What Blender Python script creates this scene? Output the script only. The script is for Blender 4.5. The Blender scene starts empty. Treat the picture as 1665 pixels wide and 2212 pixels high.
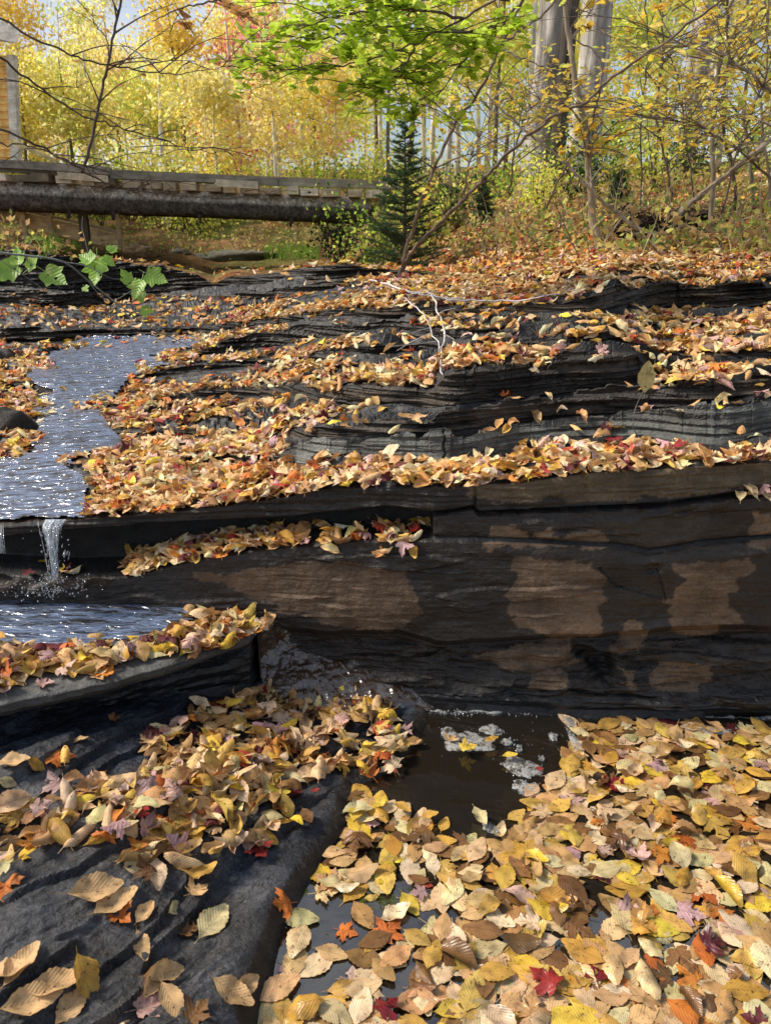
import bpy, math, random
import numpy as np
from mathutils import Vector
from mathutils.bvhtree import BVHTree

SUN_E, SUN_A, SKY_S = 5.0, 14.0, .15
rng = np.random.default_rng(11)
random.seed(5)
H = 1.25
PITCH = math.radians(20.1)
F = 1655.0
CU, CV = 832.5, 1105.5
SP, CP = math.sin(PITCH), math.cos(PITCH)
scene = bpy.context.scene
COL = scene.collection

# ---------------------------------------------------------------- projection (survey of the place)
def T(v):
    return np.tan(PITCH + np.arctan((np.asarray(v, float) - CV) / F))
def at(u, v, Y):
    dy = (CV - v) / F
    diry = SP * dy + CP
    dirz = CP * dy - SP
    t = Y / diry
    return np.array([(u - CU) / F * t, Y, H + t * dirz])
def onz(u, v, z):
    return at(u, v, (H - z) / float(T(v)))
def proj(P):
    P = np.asarray(P, float)
    x, y, z = P[..., 0], P[..., 1], P[..., 2] - H
    d = np.maximum(y * CP - z * SP, 1e-3)
    up = y * SP + z * CP
    return CU + F * x / d, CV - F * up / d, d
def X_of(u, v, Y):
    dy = (CV - v) / F
    return (u - CU) / F * Y / (SP * dy + CP)

# ---------------------------------------------------------------- noise
def _hash(a, b, c, seed):
    h = (a.astype(np.int64) * 374761393 + b.astype(np.int64) * 668265263 + c.astype(np.int64) * 1440662683 + seed * 974634777) & 0xffffffff
    h = ((h ^ (h >> 13)) * 1274126177) & 0xffffffff
    h = ((h ^ (h >> 16)) * 2246822519) & 0xffffffff
    return ((h ^ (h >> 15)) & 0xffffff) / float(0xffffff)
def vn(x, y, z=0.0, seed=0):
    x, y, z = np.broadcast_arrays(np.asarray(x, float), np.asarray(y, float), np.asarray(z, float))
    xi, yi, zi = np.floor(x), np.floor(y), np.floor(z)
    fx, fy, fz = x - xi, y - yi, z - zi
    fx, fy, fz = [f * f * (3 - 2 * f) for f in (fx, fy, fz)]
    r = 0
    for dx in (0, 1):
        for dy in (0, 1):
            for dz in (0, 1):
                w = (fx if dx else 1 - fx) * (fy if dy else 1 - fy) * (fz if dz else 1 - fz)
                r = r + w * _hash(xi + dx, yi + dy, zi + dz, seed)
    return r * 2 - 1
def fbm(x, y, z=0.0, o=4, seed=0, g=.5):
    r, a, t = 0, 1.0, 0
    for i in range(o):
        r = r + a * vn(np.asarray(x) * 2 ** i, np.asarray(y) * 2 ** i, np.asarray(z) * 2 ** i, seed + i * 17)
        t += a; a *= g
    return r / t
def sst(a, b, x):
    t = np.clip((np.asarray(x, float) - a) / (b - a), 0, 1)
    return t * t * (3 - 2 * t)
def inpoly(u, v, poly):
    u = np.asarray(u, float); v = np.asarray(v, float)
    r = np.zeros(u.shape, bool); n = len(poly)
    for i in range(n):
        x1, y1 = poly[i]; x2, y2 = poly[(i + 1) % n]
        if y1 == y2: continue
        c = ((y1 > v) != (y2 > v)) & (u < (x2 - x1) * (v - y1) / (y2 - y1) + x1)
        r ^= c
    return r

# ---------------------------------------------------------------- objects
def tag(o, label=None, cat=None, group=None, kind=None):
    if label:
        if len(label.replace('-', ' ').split()) > 16: print('LONG', o.name, label)
        o['label'] = label
    if cat: o['category'] = cat
    if group: o['group'] = group
    if kind: o['kind'] = kind
    return o
def empty(name, loc=(0, 0, 0), label=None, cat=None, group=None):
    o = bpy.data.objects.new(name, None); o.empty_display_size = .05
    COL.objects.link(o); o.location = tuple(float(a) for a in loc)
    return tag(o, label, cat, group)
def mk(name, V, faces, mat, parent=None, col=None, uv=None, smooth=False, origin=None):
    """V (n,3) world coordinates; faces: array (m,k) or list of such arrays. parent: an Empty with no rotation."""
    V = np.asarray(V, np.float32).reshape(-1, 3)
    off = np.zeros(3, np.float32)
    o = bpy.data.objects.new(name, None)
    if parent is not None:
        p = parent; 
        while p is not None:
            off = off + np.array(p.location, np.float32); p = p.parent
    elif origin is not None:
        off = np.array(origin, np.float32)
    bpy.data.objects.remove(o)
    if not isinstance(faces, list): faces = [faces]
    faces = [np.asarray(f, np.int32) for f in faces if len(f)]
    loops = np.concatenate([f.ravel() for f in faces])
    tot = np.concatenate([np.full(len(f), f.shape[1], np.int32) for f in faces])
    start = np.concatenate([[0], np.cumsum(tot)[:-1]]).astype(np.int32)
    me = bpy.data.meshes.new(name)
    me.vertices.add(len(V)); me.vertices.foreach_set('co', (V - off).ravel())
    me.loops.add(len(loops)); me.loops.foreach_set('vertex_index', loops)
    me.polygons.add(len(tot)); me.polygons.foreach_set('loop_start', start)
    me.polygons.foreach_set('use_smooth', np.full(len(tot), bool(smooth)))
    me.update(calc_edges=True)
    me.validate()
    if col is not None:
        c = np.asarray(col, np.float32)
        if c.ndim == 1: c = np.tile(c, (len(V), 1))
        if c.shape[1] == 3: c = np.concatenate([c, np.ones((len(c), 1), np.float32)], 1)
        a = me.color_attributes.new('Col', 'FLOAT_COLOR', 'POINT')
        a.data.foreach_set('color', c.ravel())
    if uv is not None:
        u = me.uv_layers.new(name='UVMap')
        u.data.foreach_set('uv', np.asarray(uv, np.float32)[loops].ravel())
    if mat: me.materials.append(mat)
    o = bpy.data.objects.new(name, me); COL.objects.link(o)
    if parent is not None: o.parent = parent
    elif origin is not None: o.location = [float(a) for a in origin]
    return o
class MB:
    def __init__(s): s.V = []; s.Fq = []; s.Ft = []; s.C = []; s.n = 0
    def add(s, V, q=None, t=None, col=None):
        V = np.asarray(V, float).reshape(-1, 3)
        if q is not None and len(q): s.Fq.append(np.asarray(q) + s.n)
        if t is not None and len(t): s.Ft.append(np.asarray(t) + s.n)
        s.V.append(V); s.n += len(V)
        c = np.ones((len(V), 3)) * (np.array(col) if col is not None else 1.0)
        s.C.append(c); return s
    def tube(s, pts, rad, n=6, col=None, wob=0.0):
        pts = np.asarray(pts, float); m = len(pts)
        rad = np.broadcast_to(np.asarray(rad, float), (m,))
        tan = np.gradient(pts, axis=0); tan /= np.linalg.norm(tan, axis=1)[:, None] + 1e-9
        ref = np.array([0, 0, 1.0]) if abs(tan[0][2]) < .9 else np.array([1.0, 0, 0])
        V = []
        for i in range(m):
            a = np.cross(tan[i], ref); a /= np.linalg.norm(a) + 1e-9
            b = np.cross(tan[i], a)
            th = np.arange(n) * 2 * math.pi / n
            rr = rad[i] * (1 + (wob * rng.uniform(-1, 1, n) if wob else 0))
            V.append(pts[i] + (np.cos(th) * rr)[:, None] * a + (np.sin(th) * rr)[:, None] * b)
        V = np.concatenate(V)
        q = []
        for i in range(m - 1):
            for k in range(n):
                q.append((i * n + k, i * n + (k + 1) % n, (i + 1) * n + (k + 1) % n, (i + 1) * n + k))
        V = np.concatenate([V, pts[:1], pts[-1:]])
        t = [(m * n, (k + 1) % n, k) for k in range(n)] + [(m * n + 1, (m - 1) * n + k, (m - 1) * n + (k + 1) % n) for k in range(n)]
        return s.add(V, q, t, col)
    def box(s, c, size, rot=0.0, col=None, dz=0.0, bev=0.0):
        """box centred at c; rot about z; dz = rise of the far X end"""
        sx, sy, sz = [a / 2 for a in size]
        v = np.array([(x, y, z) for x in (-sx, sx) for y in (-sy, sy) for z in (-sz, sz)])
        v = v + np.stack([np.zeros(8), np.zeros(8), dz * v[:, 0] / max(sx, 1e-6) * .5], 1)
        v += rng.uniform(-1, 1, v.shape) * min(sx, sy, sz) * .06
        cr, sr = math.cos(rot), math.sin(rot)
        v = np.stack([v[:, 0] * cr - v[:, 1] * sr, v[:, 0] * sr + v[:, 1] * cr, v[:, 2]], 1) + np.array(c)
        q = [(0, 1, 3, 2), (4, 6, 7, 5), (0, 4, 5, 1), (2, 3, 7, 6), (0, 2, 6, 4), (1, 5, 7, 3)]
        return s.add(v, q, None, col)
    def build(s, name, mat, parent=None, smooth=False, origin=None):
        f = []
        if s.Fq: f.append(np.concatenate(s.Fq))
        if s.Ft: f.append(np.concatenate(s.Ft))
        return mk(name, np.concatenate(s.V), f, mat, parent, col=np.concatenate(s.C), smooth=smooth, origin=origin)
def gridq(nr, nc):
    i = np.arange(nr * nc).reshape(nr, nc)
    return np.stack([i[:-1, :-1], i[:-1, 1:], i[1:, 1:], i[1:, :-1]], -1).reshape(-1, 4)
def smoothpath(P, n):
    P = np.asarray(P, float)
    d = np.concatenate([[0], np.cumsum(np.linalg.norm(np.diff(P, axis=0), axis=1))])
    t = np.linspace(0, d[-1], n)
    # catmull-rom
    out = []
    for x in t:
        i = min(max(np.searchsorted(d, x) - 1, 0), len(P) - 2)
        f = (x - d[i]) / (d[i + 1] - d[i] + 1e-9)
        p0 = P[max(i - 1, 0)]; p1 = P[i]; p2 = P[i + 1]; p3 = P[min(i + 2, len(P) - 1)]
        out.append(.5 * ((2 * p1) + (-p0 + p2) * f + (2 * p0 - 5 * p1 + 4 * p2 - p3) * f * f + (-p0 + 3 * p1 - 3 * p2 + p3) * f ** 3))
    return np.array(out)

# ---------------------------------------------------------------- materials
class N:
    def __init__(s, name):
        s.m = bpy.data.materials.new(name); s.m.use_nodes = True
        s.t = s.m.node_tree; s.t.nodes.clear()
        s.out = s.t.nodes.new('ShaderNodeOutputMaterial')
    def n(s, typ, **kw):
        nd = s.t.nodes.new('ShaderNode' + typ)
        for k, v in kw.items():
            if k.startswith('i_'):
                key = k[2:]; key = int(key) if key.isdigit() else key.replace('_', ' ')
                if hasattr(v, 'is_linked') or isinstance(v, bpy.types.NodeSocket): s.t.links.new(v, nd.inputs[key])
                else: nd.inputs[key].default_value = v
            else: setattr(nd, k, v)
        return nd
    def l(s, a, b): s.t.links.new(a, b)
    def math(s, op, a, b=None, c=None):
        nd = s.n('Math', operation=op)
        for i, x in enumerate((a, b, c)):
            if x is None: continue
            if isinstance(x, bpy.types.NodeSocket): s.l(x, nd.inputs[i])
            else: nd.inputs[i].default_value = x
        return nd.outputs[0]
    def mix(s, fac, a, b, mode='MIX'):
        nd = s.n('MixRGB', blend_type=mode)
        for i, x in enumerate((fac, a, b)):
            if isinstance(x, bpy.types.NodeSocket): s.l(x, nd.inputs[i])
            elif i == 0: nd.inputs[0].default_value = x
            else: nd.inputs[i].default_value = (*x, 1) if len(x) == 3 else x
        return nd.outputs[0]
    def ramp(s, fac, stops):
        nd = s.n('ValToRGB'); s.l(fac, nd.inputs[0])
        e = nd.color_ramp.elements
        while len(e) > 1: e.remove(e[-1])
        e[0].position, e[0].color = stops[0][0], (*([stops[0][1]] * 3), 1) if not hasattr(stops[0][1], '__len__') else (*stops[0][1], 1)
        for p, c in stops[1:]:
            x = e.new(p); x.color = (c, c, c, 1) if not hasattr(c, '__len__') else (*c, 1)
        return nd.outputs[0]
    def noise(s, scale, detail=4, rough=.55, vec=None, sc=(1, 1, 1), loc=(0, 0, 0), rot=(0, 0, 0), out=0, dist=0.0):
        if vec is None: vec = s.coord
        mp = s.n('Mapping'); s.l(vec, mp.inputs[0]); mp.inputs['Scale'].default_value = sc
        mp.inputs['Location'].default_value = loc; mp.inputs['Rotation'].default_value = rot
        nd = s.n('TexNoise'); s.l(mp.outputs[0], nd.inputs['Vector'])
        nd.inputs['Scale'].default_value = scale; nd.inputs['Detail'].default_value = detail; nd.inputs['Roughness'].default_value = rough
        nd.inputs['Distortion'].default_value = dist
        return nd.outputs[out]
    @property
    def coord(s):
        if not hasattr(s, '_c'):
            g = s.n('NewGeometry'); s._c = g.outputs['Position']
        return s._c
    def attr(s, name='Col'):
        return s.n('Attribute', attribute_name=name)
    def bump(s, h, strength=.5, dist=.01, normal=None):
        b = s.n('Bump'); s.l(h, b.inputs['Height']); b.inputs['Strength'].default_value = strength; b.inputs['Distance'].default_value = dist
        if normal is not None: s.l(normal, b.inputs['Normal'])
        return b.outputs[0]
    def principled(s, **kw):
        p = s.n('BsdfPrincipled')
        for k, v in kw.items():
            key = k.replace('_', ' ')
            if isinstance(v, bpy.types.NodeSocket): s.l(v, p.inputs[key])
            else: p.inputs[key].default_value = (*v, 1) if hasattr(v, '__len__') and len(v) == 3 else v
        return p.outputs[0]
    def surf(s, sh): s.l(sh, s.out.inputs['Surface']); return s.m

def mat_rock():
    m = N('bedded_rock')
    a = m.attr()
    lam = m.noise(14, 6, .65, sc=(1.3, 1.3, 7), rot=(0, math.radians(3), 0), dist=.9)
    mott = m.noise(9, 5, .6)
    fine = m.noise(160, 4, .7)
    c = m.mix(1, a.outputs['Color'], m.ramp(lam, [(.3, .72), (.5, 1.0), (.72, 1.3)]), 'MULTIPLY')
    c = m.mix(1, c, m.ramp(mott, [(.3, .5), (.55, 1.0), (.75, 1.5)]), 'MULTIPLY')
    c = m.mix(1, c, m.ramp(fine, [(.3, .7), (.6, 1.15)]), 'MULTIPLY')
    wet = a.outputs['Alpha']
    r0 = m.ramp(m.noise(22, 4, .6), [(.3, .18), (.7, .5)])
    rough = m.math('ADD', m.math('MULTIPLY', wet, -.45), .85)
    rough = m.math('ADD', rough, m.math('MULTIPLY', m.math('SUBTRACT', r0, .34), .7))
    rough = m.math('MINIMUM', m.math('MAXIMUM', rough, .12), 1.0)
    b = m.bump(lam, .35, .006)
    b = m.bump(fine, .5, .003, b)
    b = m.bump(mott, .8, .03, b)
    spec = m.math('ADD', m.math('MULTIPLY', wet, .25), .25)
    return m.surf(m.principled(Base_Color=c, Roughness=rough, Normal=b, Specular_IOR_Level=spec))
def mat_slick():
    """foreground slab: dark, rough-veined, damp"""
    m = N('dark_schist')
    a = m.attr()
    ang = math.radians(-38)
    st = m.noise(7, 9, .6, sc=(.8, 1.4, 1.4), rot=(0, 0, ang), dist=.2)
    st2 = m.noise(26, 6, .7, sc=(1, 1.1, 1.1), rot=(0, 0, ang))
    fine = m.noise(150, 5, .75)
    c = m.mix(1, a.outputs['Color'], m.ramp(st, [(.3, .4), (.5, .9), (.7, 2.4)]), 'MULTIPLY')
    c = m.mix(1, c, m.ramp(fine, [(.35, .5), (.65, 1.6)]), 'MULTIPLY')
    c = m.mix(1, c, m.ramp(st2, [(.3, .6), (.55, 1.0), (.75, 1.7)]), 'MULTIPLY')
    mica = m.ramp(m.noise(300, 2, .6), [(.58, 0.0), (.68, 1.0)])
    patch = m.ramp(m.noise(5, 4, .6, loc=(3, 1, 0)), [(.48, 0.0), (.68, 1.0)])
    c = m.mix(m.math('MULTIPLY', m.math('MULTIPLY', mica, patch), .6), c, (.16, .14, .12))
    c = m.mix(m.math('MULTIPLY', patch, .35), c, (.05, .043, .036))
    rough = m.ramp(m.noise(12, 4, .6), [(.3, .2), (.7, .5)])
    b = m.bump(st, .7, .03); b = m.bump(st2, .6, .008, b); b = m.bump(fine, .8, .004, b)
    return m.surf(m.principled(Base_Color=c, Roughness=rough, Normal=b, Specular_IOR_Level=.4))
def mat_soil():
    m = N('leafy_soil')
    a = m.attr()
    n1 = m.noise(30, 5, .7); n2 = m.noise(6, 3, .6)
    c = m.mix(1, a.outputs['Color'], m.ramp(n1, [(.3, .35), (.5, 1.0), (.7, 1.7)]), 'MULTIPLY')
    c = m.mix(1, c, m.ramp(n2, [(.3, .6), (.7, 1.3)]), 'MULTIPLY')
    return m.surf(m.principled(Base_Color=c, Roughness=.95, Normal=m.bump(n1, .9, .03), Specular_IOR_Level=.1))
def mat_litter(name, rough=.6, trans=.18, spec=.3, veins=True):
    m = N(name)
    a = m.attr()
    uv = m.n('UVMap').outputs[0]
    sp = m.noise(240, 3, .6)
    blot = m.noise(45, 4, .6)
    c = m.mix(1, a.outputs['Color'], m.ramp(blot, [(.32, .55), (.5, 1.0), (.7, 1.15)]), 'MULTIPLY')
    spots = m.ramp(m.noise(130, 2, .5, loc=(5, 5, 5)), [(.64, 0.0), (.70, 1.0)])
    c = m.mix(m.math('MULTIPLY', spots, .75), c, (.05, .025, .01))
    nrm = None
    if veins:
        sep = m.n('SeparateXYZ'); m.l(uv, sep.inputs[0])
        x = m.math('ABSOLUTE', m.math('SUBTRACT', sep.outputs[0], .5))
        ph = m.math('SUBTRACT', m.math('MULTIPLY', sep.outputs[1], 11.0), m.math('MULTIPLY', x, 7.0))
        fr = m.math('ABSOLUTE', m.math('SUBTRACT', m.math('FRACT', ph), .5))
        vein = m.ramp(fr, [(0.0, 1.0), (.05, 0.0)])
        mid = m.ramp(x, [(0.0, 1.0), (.03, 0.0)])
        vv = m.math('MAXIMUM', vein, mid)
        c = m.mix(m.math('MULTIPLY', vv, .48), c, m.mix(1, c, (.5, .36, .25), 'MULTIPLY'))
        puff = m.math('ADD', m.math('MULTIPLY', fr, 1.0), m.math('MULTIPLY', sp, .5))
        nrm = m.bump(puff, .32, .003)
    else:
        nrm = m.bump(sp, .4, .003)
    p = m.principled(Base_Color=c, Roughness=rough, Specular_IOR_Level=spec, Normal=nrm)
    t = m.n('BsdfTranslucent'); m.l(c, t.inputs[0])
    mx = m.n('MixShader'); mx.inputs[0].default_value = trans
    m.l(p, mx.inputs[1]); m.l(t.outputs[0], mx.inputs[2])
    return m.surf(mx.outputs[0])
def mat_foliage(name, trans=.5, gloss=.08):
    m = N(name)
    a = m.attr()
    d = m.n('BsdfDiffuse'); m.l(a.outputs['Color'], d.inputs[0])
    t = m.n('BsdfTranslucent'); m.l(a.outputs['Color'], t.inputs[0])
    mx = m.n('MixShader'); mx.inputs[0].default_value = trans
    m.l(d.outputs[0], mx.inputs[1]); m.l(t.outputs[0], mx.inputs[2])
    g = m.n('BsdfGlossy'); g.inputs['Roughness'].default_value = .45
    m2 = m.n('MixShader'); m2.inputs[0].default_value = gloss
    m.l(mx.outputs[0], m2.inputs[1]); m.l(g.outputs[0], m2.inputs[2])
    return m.surf(m2.outputs[0])
def mat_water(name, tint, sc, strength, dist, stretch=(1, 1, 1), rough=.02, ior=1.33, base=None, solid=0.0, foam=None, foam_sky_col=(.45, .43, .40), fst=(1, 1, 1), fr0=.50):
    m = N(name)
    n1 = m.noise(sc, 2, .45, sc=stretch, dist=.6)
    n2 = m.noise(sc * 3.1, 2, .5, sc=stretch)
    h = m.math('ADD', n1, m.math('MULTIPLY', n2, .12))
    b = m.bump(h, strength, dist)
    fr = m.n('Fresnel'); fr.inputs['IOR'].default_value = ior; m.l(b, fr.inputs['Normal'])
    g = m.n('BsdfGlossy'); g.inputs['Roughness'].default_value = rough; m.l(b, g.inputs['Normal'])
    t = m.n('BsdfTransparent'); t.inputs[0].default_value = (*tint, 1)
    inner = t.outputs[0]
    if solid > 0:
        d = m.n('BsdfDiffuse'); d.inputs[0].default_value = (*base, 1)
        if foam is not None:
            c = m.mix(m.ramp(m.noise(foam, 5, .65, dist=.8, sc=fst), [(fr0, 0.0), (fr0 + .18, .85)]), base, foam_sky_col); m.l(c, d.inputs[0])  # light streaks: froth on white water, painted sky reflection on the stream
        mi = m.n('MixShader'); mi.inputs[0].default_value = solid
        m.l(t.outputs[0], mi.inputs[1]); m.l(d.outputs[0], mi.inputs[2]); inner = mi.outputs[0]
    mx = m.n('MixShader'); m.l(fr.outputs[0], mx.inputs[0]); m.l(inner, mx.inputs[1]); m.l(g.outputs[0], mx.inputs[2])
    return m.surf(mx.outputs[0])
def mat_bark(name, scale=20, stretch=(1, 1, .15), lo=.5, hi=1.5, bump=.02):
    m = N(name)
    a = m.attr()
    n1 = m.noise(scale, 6, .65, sc=stretch, dist=.5); n2 = m.noise(scale * .3, 3, .6)
    c = m.mix(1, a.outputs['Color'], m.ramp(n1, [(.3, lo), (.7, hi)]), 'MULTIPLY')
    c = m.mix(1, c, m.ramp(n2, [(.3, .65), (.7, 1.3)]), 'MULTIPLY')
    return m.surf(m.principled(Base_Color=c, Roughness=.85, Normal=m.bump(n1, .8, bump), Specular_IOR_Level=.2))
def mat_fall():
    m = N('falling_sheet')
    n1 = m.noise(130, 4, .65, sc=(1, 1, .11)); n2 = m.noise(30, 3, .6, sc=(1, 1, .5))
    a = m.math('MULTIPLY', m.ramp(n1, [(.42, 0.0), (.62, 1.0)]), m.ramp(n2, [(.3, .5), (.6, 1.0)]))
    p = m.principled(Base_Color=(.62, .66, .70), Roughness=.12, Specular_IOR_Level=1.0, Normal=m.bump(n1, 1.0, .006))
    t = m.n('BsdfTransparent'); t.inputs[0].default_value = (.9, .93, .95, 1); mx = m.n('MixShader'); m.l(m.math('ADD', m.math('MULTIPLY', a, .75), .08), mx.inputs[0]); m.l(t.outputs[0], mx.inputs[1]); m.l(p, mx.inputs[2])
    return m.surf(mx.outputs[0])
def mat_foam():
    m = N('foam')
    n1 = m.noise(260, 3, .7)
    c = m.ramp(n1, [(.35, (.22, .21, .19)), (.6, (.52, .52, .50))])
    return m.surf(m.principled(Base_Color=c, Roughness=.35, Normal=m.bump(n1, 1.0, .004), Alpha=m.ramp(m.noise(60, 4, .65), [(.40, .12), (.56, .9)])))

M_ROCK = mat_rock(); M_SLICK = mat_slick(); M_SOIL = mat_soil()
M_LEAF = mat_litter('fallen_leaf'); M_LEAFWET = mat_litter('wet_fallen_leaf', .32, .1, .5)
M_FOL = mat_foliage('foliage', .62, .02); M_NEAR = mat_litter('living_leaf', .45, .6, .3)
M_BARK = mat_bark('bark'); M_LOG = mat_bark('log_bark', 34, (1, .8, .9), .15, 2.1, .05)
M_WOOD = mat_bark('weathered_wood', 30, (.12, 1, 1), .7, 1.25, .006)
M_POOL = mat_water('pool_water', (.34, .26, .16), 7, .25, .01, rough=.0, base=(.045, .036, .025), solid=.35, ior=2.5)
M_STREAM = mat_water('stream_water', (.60, .50, .40), 22, 1.0, .014, (1.0, 2.3, 1), rough=.2, ior=2.3, base=(.05, .038, .030), solid=.5, foam=16, foam_sky_col=(.34, .46, .72), fst=(.8, 2.6, 1), fr0=.38)  # blue streaks are sky reflection painted into the diffuse colour
M_WHITE = mat_water('white_water', (.75, .75, .75), 30, 1.0, .02, (1, 1, .6), rough=.1, ior=1.9, base=(.13, .075, .04), solid=.3, foam=26)
M_FALL = mat_water('falling_water', (.9, .92, .95), 90, 1.0, .02, (1, 1, .4), rough=.08, ior=1.6, base=(.75, .8, .85), solid=.28)
M_FOAM = mat_foam(); M_SHEET = mat_fall()
# ---------------------------------------------------------------- bedrock staircase
U = np.concatenate([np.arange(-900, -60, 12.0), np.arange(-60, 1730, 2.6), np.arange(1730, 2700, 14.0)])
NU = len(U)
def K(pts, amp=0.0, seed=0):
    p = np.array(pts, float)
    r = np.interp(U, p[:, 0], p[:, 1])
    if amp: r = r + amp * fbm(U / 70, seed * 3.3, 0, 5, seed, .6)
    return r
vB = K([(-900, 1240), (0, 1240), (180, 1248), (280, 1243), (400, 1213), (560, 1185), (760, 1167), (930, 1166), (1100, 1170), (1330, 1182), (1400, 1197), (1500, 1178), (1665, 1163), (2700, 1120)], 3, 1)
YB = K([(-900, 2.1), (0, 1.95), (560, 1.93), (930, 1.84), (1200, 1.80), (2700, 1.75)])
zB = H - YB * T(vB)
rec = K([(-900, .12), (200, .12), (600, .10), (928, .085), (936, .012), (2700, .012)])
vE = K([(-900, 1160), (0, 1138), (90, 1133), (185, 1122), (350, 1108), (500, 1092), (560, 1082), (640, 1070), (700, 1056), (832, 1054), (1022, 1052), (1030, 1049), (1100, 1045), (1257, 1025), (1500, 1010), (1665, 1000), (2700, 950)], 3, 2)
vD = K([(-900, 1180), (0, 1156), (350, 1128), (640, 1112), (832, 1092), (932, 1104), (1022, 1090), (1035, 1103), (1110, 1098), (1200, 1095), (1427, 1083), (1665, 1053), (2700, 1000)], 3, 3)
vD = np.maximum(vD, vE + 8)
YE = K([(-900, 2.1), (0, 1.98), (560, 1.95), (930, 1.845), (1200, 1.80), (2700, 1.75)]) + .008 * fbm(U / 40, 7, 0, 4, 5)
vF = K([(-900, 1345), (560, 1345), (700, 1362), (860, 1358), (940, 1382), (1050, 1376), (1225, 1368), (1300, 1366), (1400, 1356), (1550, 1347), (1665, 1350), (2700, 1340)], 5, 4)
def P3(v, Y):
    v = np.asarray(v, float); Y = np.broadcast_to(np.asarray(Y, float), U.shape)
    return np.stack([X_of(U, v, Y), Y, H - Y * T(v)], 1)
def P3z(z, Y):
    Y = np.broadcast_to(np.asarray(Y, float), U.shape); z = np.broadcast_to(np.asarray(z, float), U.shape)
    v = CV + F * np.tan(np.arctan((H - z) / Y) - PITCH)
    return np.stack([X_of(U, v, Y), Y, z], 1)
keys = []   # (P (NU,3), nrows to reach it from the one before, kind of the segment before it)
def key(P, n, kind): keys.append((P, n, kind))
key(P3z(-.25, YB - .0), 0, 'w')
key(P3z(np.minimum(.02, zB - .1), YB - .012), 14, 'wl')
key(P3(vF + 10, YB + .022), 60, 'wl')
key(P3(vF, YB - .022), 5, 'wf')
key(P3(vB + 5, YB - .004), 66, 'wu')
key(P3(vB, YB + .004), 4, 'wf')
zC = zB + .006 + .03 * rec
key(P3z(zC, YB + rec), 16, 't')
PE = P3(vE, YE); PD = P3(vD, YE + .004)
key(P3z(np.maximum(PD[:, 2] + .006, zC + .012), YE + rec * .95), 16, 'wd')
key(PD, 8, 'wd')
key(PE, 14, 'cap')
# risers further back: control points (u, v foot, v top)
R = [
 [(-900, 985, 975), (0, 985, 981), (200, 985, 980), (420, 990, 984), (600, 994, 984), (640, 1000, 953), (700, 1004, 953), (832, 1000, 943), (962, 1004, 933), (1062, 980, 928), (1207, 942, 908), (1372, 940, 893), (1457, 955, 887), (1592, 965, 868), (1665, 940, 858), (2700, 900, 840)],
 [(-900, 930, 925), (0, 932, 928), (200, 930, 927), (420, 935, 931), (600, 945, 940), (660, 948, 925), (700, 946, 918), (832, 936, 910), (930, 930, 908), (962, 930, 880), (1100, 918, 868), (1257, 898, 850), (1372, 889, 836), (1407, 884, 833), (1665, 852, 813), (2700, 830, 780)],
 [(-900, 880, 875), (0, 880, 877), (300, 868, 864), (395, 862, 852), (450, 861, 842), (560, 859, 840), (660, 862, 830), (690, 870, 849), (750, 880, 833), (832, 876, 832), (940, 880, 838), (962, 876, 806), (1097, 862, 790), (1257, 845, 775), (1372, 826, 768), (1400, 812, 800), (1500, 808, 804), (1665, 803, 798), (2700, 770, 750)],
 [(-900, 830, 825), (0, 832, 829), (200, 828, 824), (310, 816, 808), (400, 804, 791), (530, 790, 777), (600, 783, 778), (690, 777, 762), (832, 766, 746), (950, 756, 742), (1050, 753, 745), (1180, 750, 735), (1320, 746, 728), (1400, 760, 754), (1480, 784, 767), (1665, 776, 760), (2700, 740, 720)],
 [(-900, 775, 772), (0, 775, 773), (200, 775, 773), (380, 772, 769), (440, 768, 757), (490, 762, 738), (550, 757, 722), (650, 741, 709), (720, 728, 706), (832, 718, 692), (960, 737, 715), (1100, 724, 702), (1240, 706, 690), (1330, 703, 696), (1450, 701, 695), (1665, 701, 694), (2700, 670, 650)],
 [(-900, 740, 700), (0, 738, 708), (250, 730, 712), (440, 721, 707), (560, 701, 691), (660, 695, 676), (832, 688, 667), (1000, 680, 668), (1082, 674, 664), (1212, 671, 655), (1302, 673, 628), (1372, 662, 608), (1447, 664, 610), (1532, 668, 613), (1665, 659, 618), (2700, 620, 560)],
 [(-900, 650, 600), (0, 655, 628), (125, 665, 632), (210, 662, 635), (350, 648, 638), (460, 655, 640), (560, 650, 630), (650, 640, 620), (740, 622, 604), (820, 628, 622), (1082, 640, 637), (1212, 631, 625), (1302, 612, 607), (1372, 601, 597), (1665, 604, 596), (2700, 550, 530)],
 [(-900, 580, 540), (0, 620, 534), (75, 622, 545), (165, 625, 555), (280, 630, 565), (375, 632, 577), (425, 628, 590), (462, 622, 614), (500, 615, 598), (600, 612, 588), (740, 598, 568), (800, 597, 580), (1000, 600, 597), (1302, 592, 589), (1372, 585, 582), (1665, 582, 578), (2700, 520, 515)],
]
slopes = [.03, .0, .0, .02, .02, .02, .03, .04]
leans = [.55, .05, -.05, -.08, -.08, -.1, -.1, -.12]
nrt = [40, 20, 30, 40, 40, 52, 60, 30]
cur = PE; rid = 0; RB = []
def smU(a, w=14):
    k = np.exp(-.5 * (np.arange(-3 * w, 3 * w + 1) / w) ** 2); k /= k.sum()
    return np.convolve(np.pad(a, 3 * w, mode='edge'), k, 'valid')
keymeta = []
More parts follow.
